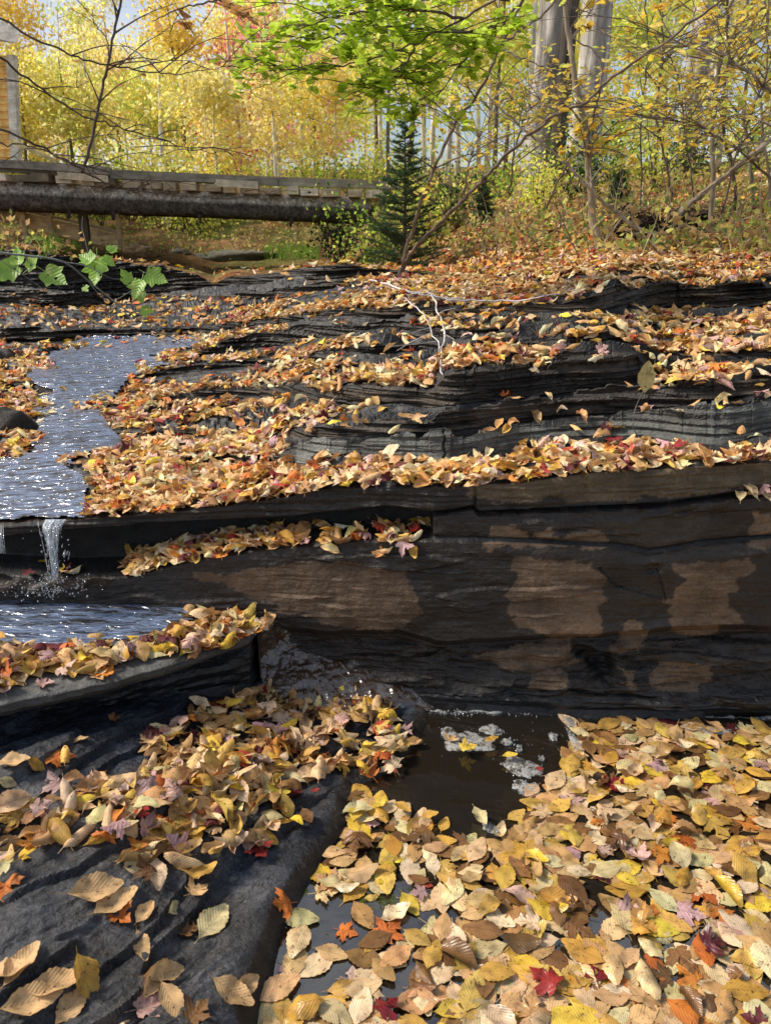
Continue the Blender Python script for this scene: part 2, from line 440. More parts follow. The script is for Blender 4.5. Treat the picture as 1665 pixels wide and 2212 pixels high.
for i, r in enumerate(R):
    vb = K([(a, b) for a, b, c in r], [2, 1.5, 2, 2, 2, 2, 2, 1.5][i], 20 + i)
    hh = K([(a, b - c) for a, b, c in r]); hh = np.maximum(hh * (1 + (.10 if i == 7 else .28) * (.5 * fbm(U / 45, i, 0, 4, 40 + i) + .7 * np.round(2 * vn(U / 38 + .4 * vn(U / 9, 0, 0, 3), i, 0, 50 + i)) / 2)), .5)
    vt = vb - hh
    sl = slopes[i]
    Y = (H - cur[:, 2] + sl * cur[:, 1]) / (sl + T(vb))
    Y = smU(np.maximum(Y, cur[:, 1] + .05))
    Y = np.maximum(Y, cur[:, 1] + .015)
    Pb = P3z(H - Y * T(vb), Y)
    Pb = np.stack([X_of(U, vb, Y), Y, H - Y * T(vb)], 1)
    key(Pb, nrt[i], 't')
    L = leans[i]
    z = (H - Pb[:, 1] * T(vt) + L * Pb[:, 2] * T(vt)) / (1 + L * T(vt))
    Yt = smU(Pb[:, 1] + L * (z - Pb[:, 2]), 5) + .012 * np.clip(Pb[:, 1] / 3, 0, 2) * fbm(Pb[:, 0] * 6, i, 0, 4, 70 + i); z = H - Yt * T(vt)
    Pt = np.stack([X_of(U, vt, Yt), Yt, z], 1)
    key(Pt, int(max(6, np.percentile(hh, 90) / 2.2)), 'r%d' % i)
    cur = Pt; RB.append((vb, hh))
    if False: print(i, [(int(U[j]), round(float(Pt[j, 1]), 2), round(float(Pt[j, 2]), 2)) for j in np.searchsorted(U, (0, 400, 832, 1200, 1600))])
def KW(pts): 
    p = np.array(pts, float)
    Y = np.interp(U, p[:, 0], p[:, 1]); z = np.interp(U, p[:, 0], p[:, 2])
    Y = np.maximum(Y, keys[-1][0][:, 1] + .2)
    return P3z(z + .06 * fbm(U / 60, Y, 0, 4, 77), Y)
NROCK = len(keys)
key(KW([(-900, 8.4, 1.4), (0, 8.6, 1.0), (280, 9.0, .86), (460, 9.6, .82), (740, 9.6, .84), (850, 7.8, .88), (1000, 6.4, 1.0), (1200, 6.0, 1.12), (1400, 5.8, 1.2), (1665, 5.6, 1.27), (2700, 5.2, 1.7)]), 22, 'g')
key(KW([(-900, 12, 1.8), (0, 12, 1.45), (280, 11.6, 1.2), (500, 11.4, 1.05), (740, 11.4, 1.1), (1000, 8.4, 1.4), (1300, 7.8, 1.55), (1665, 7.4, 1.7), (2700, 7, 2.2)]), 26, 'g')
key(KW([(-900, 16, 2.2), (0, 16, 1.8), (500, 16, 1.75), (1000, 14, 1.9), (1665, 13, 2.2), (2700, 12, 2.8)]), 24, 'g')
key(KW([(-900, 26, 2.8), (0, 26, 2.5), (500, 26, 2.5), (1665, 24, 3.2), (2700, 24, 4)]), 16, 'g')
key(KW([(-900, 60, 5), (2700, 60, 6)]), 12, 'g')
key(KW([(-900, 400, 8), (2700, 400, 8)]), 6, 'g')

rows, kinds, sf = [], [], []
nrock_rows = 0
for i, (P, n, kd) in enumerate(keys):
    if i == 0: rows.append(P); kinds.append('w'); sf.append(0); continue
    A = keys[i - 1][0]
    for j in range(1, n + 1):
        f = j / n
        rows.append(A * (1 - f) + P * f); kinds.append(kd); sf.append(f)
    if i == NROCK - 1: nrock_rows = len(rows)
G = np.array(rows)                       # (rows, NU, 3)
sf = np.array(sf)
uu, vvp, dd = proj(G)
# channel of running water (outline in the survey picture)
CHAN = [(-60, 1132), (185, 1122), (188, 1090), (185, 1040), (150, 1010), (190, 985), (270, 975), (255, 940), (225, 900), (235, 870), (262, 840), (290, 815), (330, 800), (380, 790), (330, 775), (400, 760), (440, 745), (425, 728), (300, 724), (180, 730), (160, 745), (90, 770), (120, 790), (40, 800), (60, 830), (110, 845), (95, 870), (80, 900), (70, 940), (75, 975), (40, 990), (-60, 1000)]
def chan(u, v, w=6):
    a = w * fbm(u / 18, v / 9, 0, 3, 61); b = w * .5 * fbm(u / 18, v / 9, 5, 3, 62)
    return inpoly(u + a, v + b, CHAN)
x, y, z = G[..., 0].copy(), G[..., 1].copy(), G[..., 2].copy()
kk = np.array(kinds)[:, None]
edge = np.minimum(sf, 1 - sf)[:, None] * 2
zs = z - .06 * x
def strata(freqs, seed):
    r = 0
    for i, (fz, fx, a) in enumerate(freqs):
        n = vn(x * fx, zs * fz + .6 * vn(x * 2.2, zs * 9, 0, seed + 9), 0, seed + i)
        r = r + a * n
    return r
dy = np.zeros_like(x); dz = np.zeros_like(x)
rise = np.char.startswith(np.broadcast_to(kk, x.shape), 'r')
s1 = strata([(70, 1.5, .007), (160, 4, .005), (330, 12, .0028), (25, 1.2, .008)], 3)
s1 = s1 + .006 * np.round(vn(x * 5, zs * 120, 0, 99) * 2)
dy += np.where(rise, s1 * np.clip(.35 + y / 3.0, 0, 1.8), 0)
dy += np.where(kk == 'r0', -.5 * s1, 0)
lowr = strata([(16, 2.0, .030), (45, 5, .016), (110, 14, .007)], 33) + .022 * fbm(x * 9, z * 22, 0, 5, 8)
hn = fbm(x * 16, z * 16, 0, 4, 4)
hmask = sst(.25, .75, np.exp(-(((uu - 1285 - .5 * (vvp - 1420)) / 46) ** 2 + ((vvp - 1425) / 52) ** 2)) + .45 * hn)
hollow = hmask * .035
shelf = .02 * np.round(2.2 * vn(x * 1.3, zs * 14 + .4 * x, 0, 55)) / 2
dy += np.where(kk == 'wl', (lowr + hollow + shelf) * sst(0, .3, edge + .0) , 0)
upw = .012 * fbm(x * 3, z * 9, 0, 5, 12) + .0009 * vn(x * 14, zs * 170, 0, 13) + .014 * vn(x * 1.3, z * 4, 0, 14) - .008 * sst(.25, .35, fbm(x * 2.2, zs * 16, 0, 4, 17))
# stepped break in the wall at right
upw = upw + .022 * sst(.1, .5, fbm(x * 7, z * 9, 0, 4, 160)) * sst(1340, 1420, uu) * (1 - sst(1440, 1500, uu))
upw = upw + .006 * (inpoly(uu, vvp, [(1290, 1225), (1420, 1230), (1440, 1300), (1330, 1268)]))
dy += np.where((kk == 'wd') & (uu > 934), (upw + .02 * sst(14, 5, vvp - vD[None, :])) * sst(0, .2, edge), 0)
dy += np.where(kk == 'wu', upw * sst(0, .25, edge), 0)
dy += np.where(kk == 'cap', .004 * vn(x * 6, zs * 140, 0, 15) + .004 * fbm(x * 20, z * 30, 0, 3, 16), 0)
ccc = ((np.abs(uu - 1025) < 2.2) & (kk == 'cap')); dy += np.where(ccc, .006, 0)
ccc = ((np.abs(uu - 960 - 3 * vn(vvp / 9, 0, 0, 3)) < 2.4) & (kk == 'r0')); dy += np.where(ccc, .012, 0)
# treads: low terraces and roughness
tr = (kk == 't')
ter = fbm(x * 1.1, y * 4.5 + x * .9, 0, 4, 71)
ter = (np.floor(ter * 7) + sst(.7, 1, (ter * 7) % 1)) / 7
inch = chan(uu, vvp)
amp = np.where(inch, .15, 1.0) * np.where(vvp > 1060, 0, 1) * np.sqrt(np.clip(y / 3, .3, 2))
ter2 = fbm(x * 1.6 + 4, y * 9 + x * 1.5, 0, 4, 72) * 5; ter = ter + .22 * (np.floor(ter2) + sst(.7, 1, ter2 % 1)) * sst(3.9, 2.9, y)
dz += np.where(tr, (ter * .06 + .010 * fbm(x * 12, y * 12, 0, 4, 73)) * amp * sst(0, .35, edge), 0)
gr = (kk == 'g')
dz += np.where(gr, (.05 * fbm(x * 1.5, y * 1.5, 0, 5, 81) * np.clip(y / 6, 0, 3)) * sst(0, .3, edge + .2), 0)
G2 = np.stack([x, y + dy, z + dz], -1)

# colours: rgb + wetness
c = np.zeros(x.shape + (4,)); 
c[...] = (.034, .029, .024, .7)
nz = fbm(x * 2.5, z * 9, y * 2, 5, 90)
br = sst(-.1, .35, nz)[..., None]
base_brown = np.array((.075, .052, .036, .45))
band = (kk == 'wd') & (np.arange(len(rows))[:, None] < sum(k_[1] for k_ in keys[1:8]) + 1) & (uu > 934)
wall = band | (kk == 'wu') | (kk == 'wl') | (kk == 'cap') | (kk == 'wf')
wu_, wv_ = uu + 34 * fbm(uu / 42, vvp / 24, 0, 6, 91, .6), vvp + 20 * fbm(uu / 44, vvp / 20, 4, 6, 92, .6)
def paint(mask, colr, soft=1.0):
    m = (mask * soft)[..., None]
    c[...] = c * (1 - m) + np.array(colr) * m
paint(wall, (.026, .021, .0175, .7))
paint(wall & inpoly(wu_, wv_, [(420, 1240), (560, 1222), (700, 1205), (832, 1228), (877, 1236), (907, 1316), (887, 1360), (760, 1356), (640, 1320), (480, 1270)]), (.16, .105, .065, .3), .75)
BR = [
 [(1054, 1136), (1112, 1133), (1152, 1156), (1182, 1139), (1212, 1161), (1282, 1144), (1332, 1178), (1182, 1184), (1052, 1184)],
 [(1117, 1205), (1282, 1214), (1307, 1271), (1302, 1346), (1282, 1376), (1192, 1380), (1112, 1346), (1088, 1291), (1112, 1251)],
 [(1457, 1219), (1632, 1200), (1637, 1228), (1572, 1266), (1562, 1306), (1602, 1341), (1532, 1366), (1442, 1366), (1442, 1306), (1467, 1281)],
 [(1017, 1408), (1232, 1372), (1257, 1426), (1182, 1456), (1132, 1451), (1080, 1430)],
 [(1142, 1460), (1230, 1450), (1215, 1480), (1150, 1500)],
 [(1432, 1422), (1527, 1422), (1532, 1466), (1497, 1504), (1407, 1476)],
 [(1340, 1350), (1400, 1350), (1385, 1398), (1320, 1395)],
 [(1632, 1110), (1800, 1090), (1900, 1190), (1660, 1185), (1606, 1176)],
 [(1340, 1440), (1372, 1442), (1368, 1478), (1345, 1470)], [(1700, 1220), (1800, 1200), (1850, 1340), (1720, 1360)]]
for p in BR:
    acc = sum(inpoly(wu_ + a_, wv_ + b_, p).astype(float) for a_, b_ in ((0, 0), (4, 0), (-4, 0), (0, 3), (0, -3), (3, 2), (-3, -2))) / 7
    acc = sst(.38, .62, acc + .30 * fbm(x * 22, z * 34, 0, 4, 141) * (acc > 0) * (acc < 1)) * (.80 + .5 * fbm(x * 9, z * 30, 0, 4, 140)).clip(0, 1)
    m__ = (acc * wall)[..., None]; c[...] = c * (1 - m__) + np.array((.175, .118, .075, .2)) * m__
paint(wall & (hmask > .5), (.008, .007, .007, .6), .9)  # shade inside the hollow painted black into the rock colour
paint(wall & inpoly(wu_, wv_, [(1300, 1130), (1500, 1110), (1600, 1130), (1590, 1180), (1400, 1185)]), (.06, .048, .034, .5), .6)
paint((kk == 'cap') & (uu > 640) & inpoly(wu_, wv_, [(640, 1000), (1000, 1000), (1022, 1074), (1060, 1086), (1200, 1078), (1420, 1078), (1700, 1040), (2700, 960), (2700, 700), (640, 900)]), (.15, .112, .07, .25), .85)
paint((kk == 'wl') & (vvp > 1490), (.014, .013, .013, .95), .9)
streak = sst(.62, .75, vn(uu / 7, 3, 0, 95)) * inpoly(uu, vvp, [(1280, 1260), (1380, 1240), (1370, 1420), (1300, 1420)])
paint(wall & (streak > .3), (.012, .010, .010, .9), .8)
paint((kk == 'wd') & ~band, (.008, .008, .008, .5)); paint(band & (vvp < vD[None, :] + 9 + 5 * vn(uu / 20, 2, 0, 7)), (.005, .005, .005, .3))  # shade of the recess and of the crack under the cap, painted black
paint((kk == 'r0') & (uu > 640), (.13, .135, .12, .3), .9)
paint((kk == 'r0') & (uu > 640) & (fbm(x * 4, z * 22, 0, 4, 97) > .22), (.06, .058, .052, .4), .7)
for r_ in (1, 2):
    paint((kk == 'r%d' % r_), (.038, .032, .027, .55)); paint((kk == 'r%d' % r_) & (fbm(x * 3, zs * 55, 0, 4, 98) > .12), (.075, .058, .042, .4), .8)
for r_ in (5, 6, 7):
    paint((kk == 'r%d' % r_) & (uu > 700), (.04, .032, .025, .5)); paint((kk == 'r%d' % r_) & (uu > 700) & (fbm(x * 3, zs * 50, 0, 4, 98) > .1), (.085, .062, .042, .3), .8)
paint(tr, (.014, .013, .013, .7)); paint(tr & (fbm(x * 3, y * 6, 0, 4, 99) > .15), (.03, .03, .03, .6), .8)
paint(inch, (.030, .020, .013, 1.0), .9)
cg = np.zeros(x.shape + (4,)); gn = sst(-.4, .5, fbm(x * 1.3, y * 1.3, 0, 5, 101))[..., None]
cg[...] = np.array((.10, .055, .022, 0)) * (1 - gn) + np.array((.30, .17, .07, 0)) * gn
gg = (sst(.1, .4, fbm(x * .8, y * .8, 0, 4, 103)) * .7)[..., None]
cg = cg * (1 - gg) + np.array((.10, .13, .03, 0)) * gg

def sub_grid(a, b): return G2[a:b].reshape(-1, 3), gridq(b - a, NU)
Vr, Qr = sub_grid(0, nrock_rows)
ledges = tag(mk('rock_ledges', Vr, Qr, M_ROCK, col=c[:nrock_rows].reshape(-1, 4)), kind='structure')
Vg, Qg = sub_grid(nrock_rows - 1, len(rows))
floor_ = tag(mk('forest_floor', Vg, Qg, M_SOIL, col=cg[nrock_rows - 1:].reshape(-1, 4), smooth=True), kind='structure')

# ---------------------------------------------------------------- table slab at left
SU = np.concatenate([np.arange(-700, -20, 16.0), np.arange(-20, 562, 2.6)])
def Ks(pts, amp=0, seed=0):
    p = np.array(pts, float); r = np.interp(SU, p[:, 0], p[:, 1])
    return r + (amp * fbm(SU / 50, seed, 0, 4, seed) if amp else 0)
zt = Ks([(-700, .28), (0, .272), (400, .25), (560, .238)])
v_lip = Ks([(-700, 1600), (0, 1520), (120, 1497), (250, 1468), (400, 1425), (480, 1396), (540, 1378), (560, 1362)], 3, 201)
th = Ks([(-700, 34), (0, 34), (250, 26), (400, 24), (520, 20), (560, 14)], 3, 202)
Yl = (H - zt) / T(v_lip)
def Sz(z, Y):
    v = CV + F * np.tan(np.arctan((H - z) / Y) - PITCH)
    return np.stack([X_of(SU, v, Y), Y * np.ones_like(SU), z * np.ones_like(SU)], 1)
under = Ks([(-700, .14), (0, .13), (400, .08), (520, .035), (560, .02)])
zl = H - Yl * T(v_lip + th)
sk = [(Sz(zt * 0 - .12, Yl + under), 0), (Sz(zt * 0 + .06, Yl + under * .9 - .01), 14), (Sz(zl - .03, Yl + under), 18), (Sz(zl + .006, Yl + under * .8), 6), (Sz(zl, Yl + .012), 6), (Sz((zl + zt) / 2, Yl - .004), 6), (Sz(zt - .004, Yl), 6), (Sz(zt, Yl + .02), 4), (Sz(zt, np.full_like(SU, 2.08)), 60)]
rr, kd2 = [sk[0][0]], [0]
for i in range(1, len(sk)):
    A, (B, n) = sk[i - 1][0], sk[i]
    for j in range(1, n + 1): f = j / n; rr.append(A * (1 - f) + B * f); kd2.append(i)
S = np.array(rr); kd2 = np.array(kd2)[:, None]
sx, sy, sz = S[..., 0], S[..., 1], S[..., 2]
low = kd2 <= 3
sdy = np.where(low, .02 * vn(sx * 3, (sz + .05 * sx) * 40, 0, 211) + .01 * vn(sx * 9, (sz + .05 * sx) * 100, 0, 212) + .006 * fbm(sx * 30, sz * 60, 0, 3, 213), .003 * fbm(sx * 14, sz * 60, 0, 4, 214))
sdy = np.where(kd2 == 8, 0, sdy)
sdz = np.where(kd2 >= 7, .004 * fbm(sx * 5, sy * 8, 0, 4, 215), 0)
su, sv, _ = proj(S)
# right end turns back into the bank
endf = sst(540, 561, np.broadcast_to(SU, sx.shape))
S = np.stack([sx + .035 * endf * fbm(sz * 30, sy * 6, 0, 4, 216) + .02 * endf * (sz - .15) * 4, sy + sdy + endf * .05 * (kd2 < 7), sz + sdz], -1)
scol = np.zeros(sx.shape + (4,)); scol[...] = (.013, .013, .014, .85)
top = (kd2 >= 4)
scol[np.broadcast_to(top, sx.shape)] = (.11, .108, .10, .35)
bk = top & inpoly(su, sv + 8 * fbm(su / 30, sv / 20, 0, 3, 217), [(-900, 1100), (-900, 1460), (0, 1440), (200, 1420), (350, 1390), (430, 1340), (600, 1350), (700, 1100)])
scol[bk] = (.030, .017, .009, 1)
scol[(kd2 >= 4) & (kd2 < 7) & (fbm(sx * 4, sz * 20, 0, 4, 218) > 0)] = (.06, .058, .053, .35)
last = S[:, -1:].copy(); last[..., 1] = 2.08; last[..., 0] += .0
S = np.concatenate([S, last], 1); scol = np.concatenate([scol, scol[:, -1:]], 1)
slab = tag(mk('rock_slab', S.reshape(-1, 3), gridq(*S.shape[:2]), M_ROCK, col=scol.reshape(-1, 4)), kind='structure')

# ---------------------------------------------------------------- foreground slab running into the pool
bpx = [(545, 2400), (560, 2211), (585, 2120), (620, 2000), (680, 1895), (700, 1850), (742, 1775), (765, 1700), (830, 1680), (872, 1640), (918, 1590), (925, 1556), (915, 1532)]
BP = np.array([onz(a, b, 0)[:2] for a, b in bpx] + [(0.18, 2.05), (-2.4, 2.05), (-2.4, .2), (-.35, .2)])
gx = np.arange(-1.9, .34, .0042); gy = np.arange(.28, 2.03, .0042)
GX, GY = np.meshgrid(gx, gy)
def sdist(X, Y, poly):
    d = np.full(X.shape, 9.0)
    for i in range(len(poly)):
        a, b = poly[i], poly[(i + 1) % len(poly)]
        ab = b - a; t = np.clip(((X - a[0]) * ab[0] + (Y - a[1]) * ab[1]) / (ab @ ab), 0, 1)
        d = np.minimum(d, np.hypot(X - a[0] - t * ab[0], Y - a[1] - t * ab[1]))
    return np.where(inpoly(X, Y, [tuple(p) for p in poly]), d, -d)
wx = .02 * fbm(GX * 6, GY * 6, 0, 4, 301); wy = .02 * fbm(GX * 6, GY * 6, 9, 4, 302)
D = sdist(GX + wx, GY + wy, BP)
hb = .045 + .10 * sst(.12, -.55, GX) * 1.0
hb = .045 + .105 * (1 - sst(-.65, .1, GX)) 
hb = hb * (1 - .30 * sst(1.35, 1.75, GY))
Zr = np.where(D > 0, hb * (1 - np.exp(-np.maximum(D, 0) / .045)), D * 1.6)
ca, sa = math.cos(math.radians(52)), math.sin(math.radians(52))
ga = GX * sa - GY * ca + .035 * fbm(GX * 4, GY * 4, 0, 4, 320); gb = GX * ca + GY * sa          # across / along the grain
grain = fbm(ga * 9, gb * 2.2, 0, 6, 305, .55)
ridge = 1 - np.abs(fbm(ga * 6 + 3, gb * 1.6, 0, 4, 306)) * 2
Zr = Zr + (.026 * grain + .018 * (ridge - .6) + .007 * fbm(ga * 28, gb * 9, 0, 5, 309) + .0035 * fbm(GX * 50, GY * 50, 0, 4, 307)) * sst(-.02, .1, D)
fa = (GX + .55) * sa - (GY - 1.25) * ca
Zr = Zr + .035 * sst(.03, -.02, -fa - .05) * 0
stn = fbm(ga * 3.4, gb * .9, 2, 5, 308) * 5
step = (np.floor(stn) + sst(.93, 1, stn % 1)) / 5 * .085
Zr = np.maximum(Zr + step * sst(0, .12, D), -.3)
cc2 = np.zeros(Zr.shape + (4,)); cc2[...] = (.019, .024, .034, .6)
bn_ = sst(.0, .5, fbm(ga * 5, gb * 2, 0, 4, 310))[..., None]; cc2[...] = cc2 * (1 - bn_) + np.array((.055, .055, .058, .4)) * bn_
gv_ = sst(-.15, -.5, grain)[..., None]; cc2[...] = cc2 * (1 - .65 * gv_)  # groove shadows painted in: colour darkened where the grain dips
cc2[D < .03] = (.018, .014, .011, .9)
fore = tag(mk('foreground_rock', np.stack([GX, GY, Zr], -1).reshape(-1, 3), gridq(*GX.shape)[:, ::1], M_SLICK, col=cc2.reshape(-1, 4), smooth=False), kind='structure')

# cascade bed between slab end, wall and foreground rock
cl = [((585, 1336, .236), (556, 1366, .228)), ((612, 1350, .215), (560, 1385, .19)), ((645, 1375, .165), (563, 1425, .115)), ((700, 1404, .128), (570, 1480, .06)), ((790, 1438, .095), (605, 1512, .045)), ((895, 1490, .045), (700, 1532, .02)), ((965, 1530, -.01), (900, 1562, -.02))]
A = smoothpath([onz(*a) + np.array([.0, .03, 0]) for a, b in cl], 120); B = smoothpath([onz(*b) for a, b in cl], 120)
tt = np.linspace(0, 1, 60)[None, :, None]
CB = A[:, None] * (1 - tt) + B[:, None] * tt
cn = .016 * fbm(CB[..., 0] * 16, CB[..., 1] * 16, CB[..., 2] * 20, 5, 401)
CBr = CB.copy(); CBr[..., 2] += cn - .006; CBr[..., 1] -= cn * .6
pad = CBr[:, -1:].copy(); pad[..., 2] -= .25
CBp = np.concatenate([CBr, pad], 1)
tag(mk('cascade_bed', CBp.reshape(-1, 3), gridq(*CBp.shape[:2]), M_ROCK, col=np.array((.04, .022, .012, 1.0)), smooth=True), kind='structure')
CW = CB.copy(); wv2 = .007 * fbm(CB[..., 0] * 30, CB[..., 1] * 40, CB[..., 2] * 30, 4, 402)
CW[..., 2] += .012 + wv2; CW[..., 1] -= .008
tag(mk('cascade_water', CW[:, :].reshape(-1, 3), gridq(*CW.shape[:2]), M_WHITE, smooth=True), kind='structure')

# pool floor and water
pf = np.arange(-1.6, 4.6, .1); pg = np.arange(-3, 2.2, .1)
PX, PY = np.meshgrid(pf, pg)
tag(mk('pool_bed', np.stack([PX, PY, -.16 + .02 * fbm(PX * 3, PY * 3, 0, 3, 5)], -1).reshape(-1, 3), gridq(*PX.shape), M_SOIL, col=np.array((.055, .042, .03, 0)), smooth=True), kind='structure')
pool = tag(mk('pool_water', [(-1.6, -3, 0), (4.5, -3, 0), (4.5, 2.15, 0), (-1.6, 2.15, 0)], np.array([(0, 1, 2, 3)]), M_POOL), kind='structure')
# slab-top water
spu = np.array([(-500, 1285), (-20, 1285), (150, 1288), (300, 1303), (420, 1322), (575, 1338), (572, 1358), (520, 1352), (455, 1330), (415, 1345), (390, 1372), (330, 1388), (240, 1402), (120, 1410), (0, 1415), (-500, 1440)], float)
spw = np.array([onz(a, b, .262 if a < 300 else .256 if a < 450 else .247) for a, b in spu])
tgx = np.arange(-1.3, -.2, .012); tgy = np.arange(1.4, 2.08, .012); TX, TY = np.meshgrid(tgx, tgy)
inside = inpoly(TX, TY, [tuple(p[:2]) for p in spw])
TZ = np.interp(TX, [-1.3, -.6, -.3], [.283, .268, .252]) + .0022 * fbm(TX * 22, TY * 30, 0, 3, 410)
q = gridq(*TX.shape); keep = inside.ravel()[q].sum(1) >= 3
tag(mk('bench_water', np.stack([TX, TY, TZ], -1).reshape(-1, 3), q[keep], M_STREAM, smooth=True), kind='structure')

def bvh_of(*obs):
    V, Fc, n = [], [], 0
    for o in obs:
        me = o.data; k = len(me.vertices); a = np.empty(k * 3, np.float32); me.vertices.foreach_get('co', a)
        V += [tuple(p) for p in a.reshape(-1, 3).tolist()]
        lt = np.empty(len(me.loops), np.int32); me.loops.foreach_get('vertex_index', lt)
        ls = np.empty(len(me.polygons), np.int32); me.polygons.foreach_get('loop_start', ls)
        lt2 = np.append(ls, len(lt))
        Fc += [tuple((lt[lt2[i]:lt2[i + 1]] + n).tolist()) for i in range(len(ls))]
        n += k
    return BVHTree.FromPolygons(V, Fc)
BV = bvh_of(ledges, floor_, slab, fore, bpy.data.objects['cascade_bed'])
def drop(x, y, z0=9.0):
    h = BV.ray_cast(Vector((x, y, z0)), Vector((0, 0, -1)))
    return h[0], h[1]
def ground(x, y):
    h, n = drop(x, y, 60)
    return h.z if h else 0.0
# running water over the ledges
nu, nv = 200, 190
wu = np.linspace(-60, 450, nu); wv = np.linspace(1132, 722, nv)
P0 = np.zeros((nv, nu, 3)); ok = np.zeros((nv, nu), bool)
cam = Vector((0, 0, H))
for i in range(nv):
    for j in range(nu):
        p = at(wu[j], wv[i], 1.0); d = (Vector(p) - cam).normalized()
        h = BV.ray_cast(cam, d)
        if h[0] is not None: P0[i, j] = h[0]; ok[i, j] = True
ch = chan(*np.meshgrid(wu, wv), w=16) & ok
def smV(a, w):
    k = np.exp(-.5 * (np.arange(-3 * w, 3 * w + 1) / w) ** 2); k /= k.sum()
    for ax in (0, 1):
        a = np.apply_along_axis(lambda c_: np.convolve(np.pad(c_, 3 * w, mode='edge'), k, 'valid'), ax, a)
    return a
Zs = smV(P0[..., 2], 4); Ys = smV(P0[..., 1], 3)
edge_row = (np.arange(nv) < 6)[:, None]
P0[..., 1] = np.where(edge_row, P0[..., 1], Ys); P0[..., 2] = np.where(edge_row, P0[..., 2], np.maximum(Zs, P0[..., 2] - .02)) + .004
P0[..., 2] += .007 + .003 * fbm(P0[..., 0] * 12, P0[..., 1] * 40, 0, 3, 420)
q = gridq(nv, nu); keep = ch.ravel()[q].sum(1) >= 4
# drop faces that bridge a jump in depth
Yq = P0[..., 1].ravel()[q]; keep &= (Yq.max(1) - Yq.min(1)) < .6
lipr = P0[0].copy()
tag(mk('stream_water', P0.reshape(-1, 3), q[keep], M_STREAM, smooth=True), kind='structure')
# ---------------------------------------------------------------- fallen leaves
def beech_t(nl, nw, stem=True):
    s = np.linspace(0, 1, nl)
    w = .30 * np.sin(np.pi * s ** .84) ** .95 * (1.06 - .30 * s)
    w[0] = .008; w[-1] = .004
    if nl > 8:
        w[1:-1] *= 1 + .045 * (np.arange(nl - 2) % 2 * 2 - 1)
    xs = s - .5
    if stem:
        xs = np.concatenate([[-.66, -.58], xs]); w = np.concatenate([[.007, .007], w]); s = np.concatenate([[0, 0], s])
    t = np.linspace(-1, 1, nw)
    x = np.repeat(xs, nw); y = (w[:, None] * t[None]).ravel()
    x = x + .06 * np.abs(np.tile(t, len(xs))) * (np.repeat(w, nw) > .02)
    uv = np.stack([np.tile(t, len(xs)) * .5 * np.repeat(w / .31, nw) + .5, np.repeat(s, nw)], 1)
    return np.stack([x, y], 1), gridq(len(xs), nw), uv
def maple_t(rings=3, detail=1):
    half = [(.0, -.02), (.14, -.11), (.36, -.13), (.53, -.03), (.41, .06), (.37, .14), (.56, .18), (.63, .31), (.83, .43), (.63, .46), (.58, .57), (.42, .49), (.25, .44), (.27, .61), (.37, .71), (.21, .79), (.13, .93), (0, 1.1)]
    o = half + [(-a, b) for a, b in half[-2:0:-1]]
    o = np.array(o); n = len(o); c = np.array([0, .24])
    V = [c[None]]
    for r in np.linspace(0, 1, rings + 1)[1:]: V.append(c + (o - c) * r)
    nst = len(V) * 0 + 1 + rings * n
    st = np.array([(-.02, 0), (.02, 0), (-.014, -.25), (.014, -.25), (-.012, -.5), (.012, -.5)])
    V = np.concatenate(V + [st])
    t = [(0, 1 + k, 1 + (k + 1) % n) for k in range(n)]
    q = [(1 + r * n + k, 1 + (r + 1) * n + k, 1 + (r + 1) * n + (k + 1) % n, 1 + r * n + (k + 1) % n) for r in range(rings - 1) for k in range(n)]
    q += [(nst, nst + 2, nst + 3, nst + 1), (nst + 2, nst + 4, nst + 5, nst + 3)]
    V = V * .62
    xy = np.stack([V[:, 1] - .3, V[:, 0]], 1)
    uv = np.stack([V[:, 0] / 1.3 + .5, V[:, 1] / 1.3 + .2], 1)
    return xy, (np.array(q), np.array(t)), uv
PAL = {
 'tan': [(.62, .40, .19), (.68, .47, .26), (.54, .32, .14), (.74, .56, .36), (.46, .26, .10)],
 'gold': [(.58, .34, .07), (.64, .42, .10), (.54, .29, .055), (.50, .32, .08)],
 'yellow': [(.74, .52, .07), (.70, .46, .05)],
 'cream': [(.60, .50, .26), (.66, .55, .30), (.54, .44, .22)],
 'orange': [(.55, .17, .035), (.60, .22, .04), (.48, .13, .03)],
 'red': [(.32, .035, .028), (.40, .06, .03), (.22, .02, .025)],
 'maroon': [(.10, .018, .022), (.14, .03, .035)],
 'mauve': [(.52, .32, .28), (.48, .30, .30), (.56, .38, .32)],
 'brown': [(.20, .10, .035), (.26, .13, .05), (.15, .075, .03)],
}
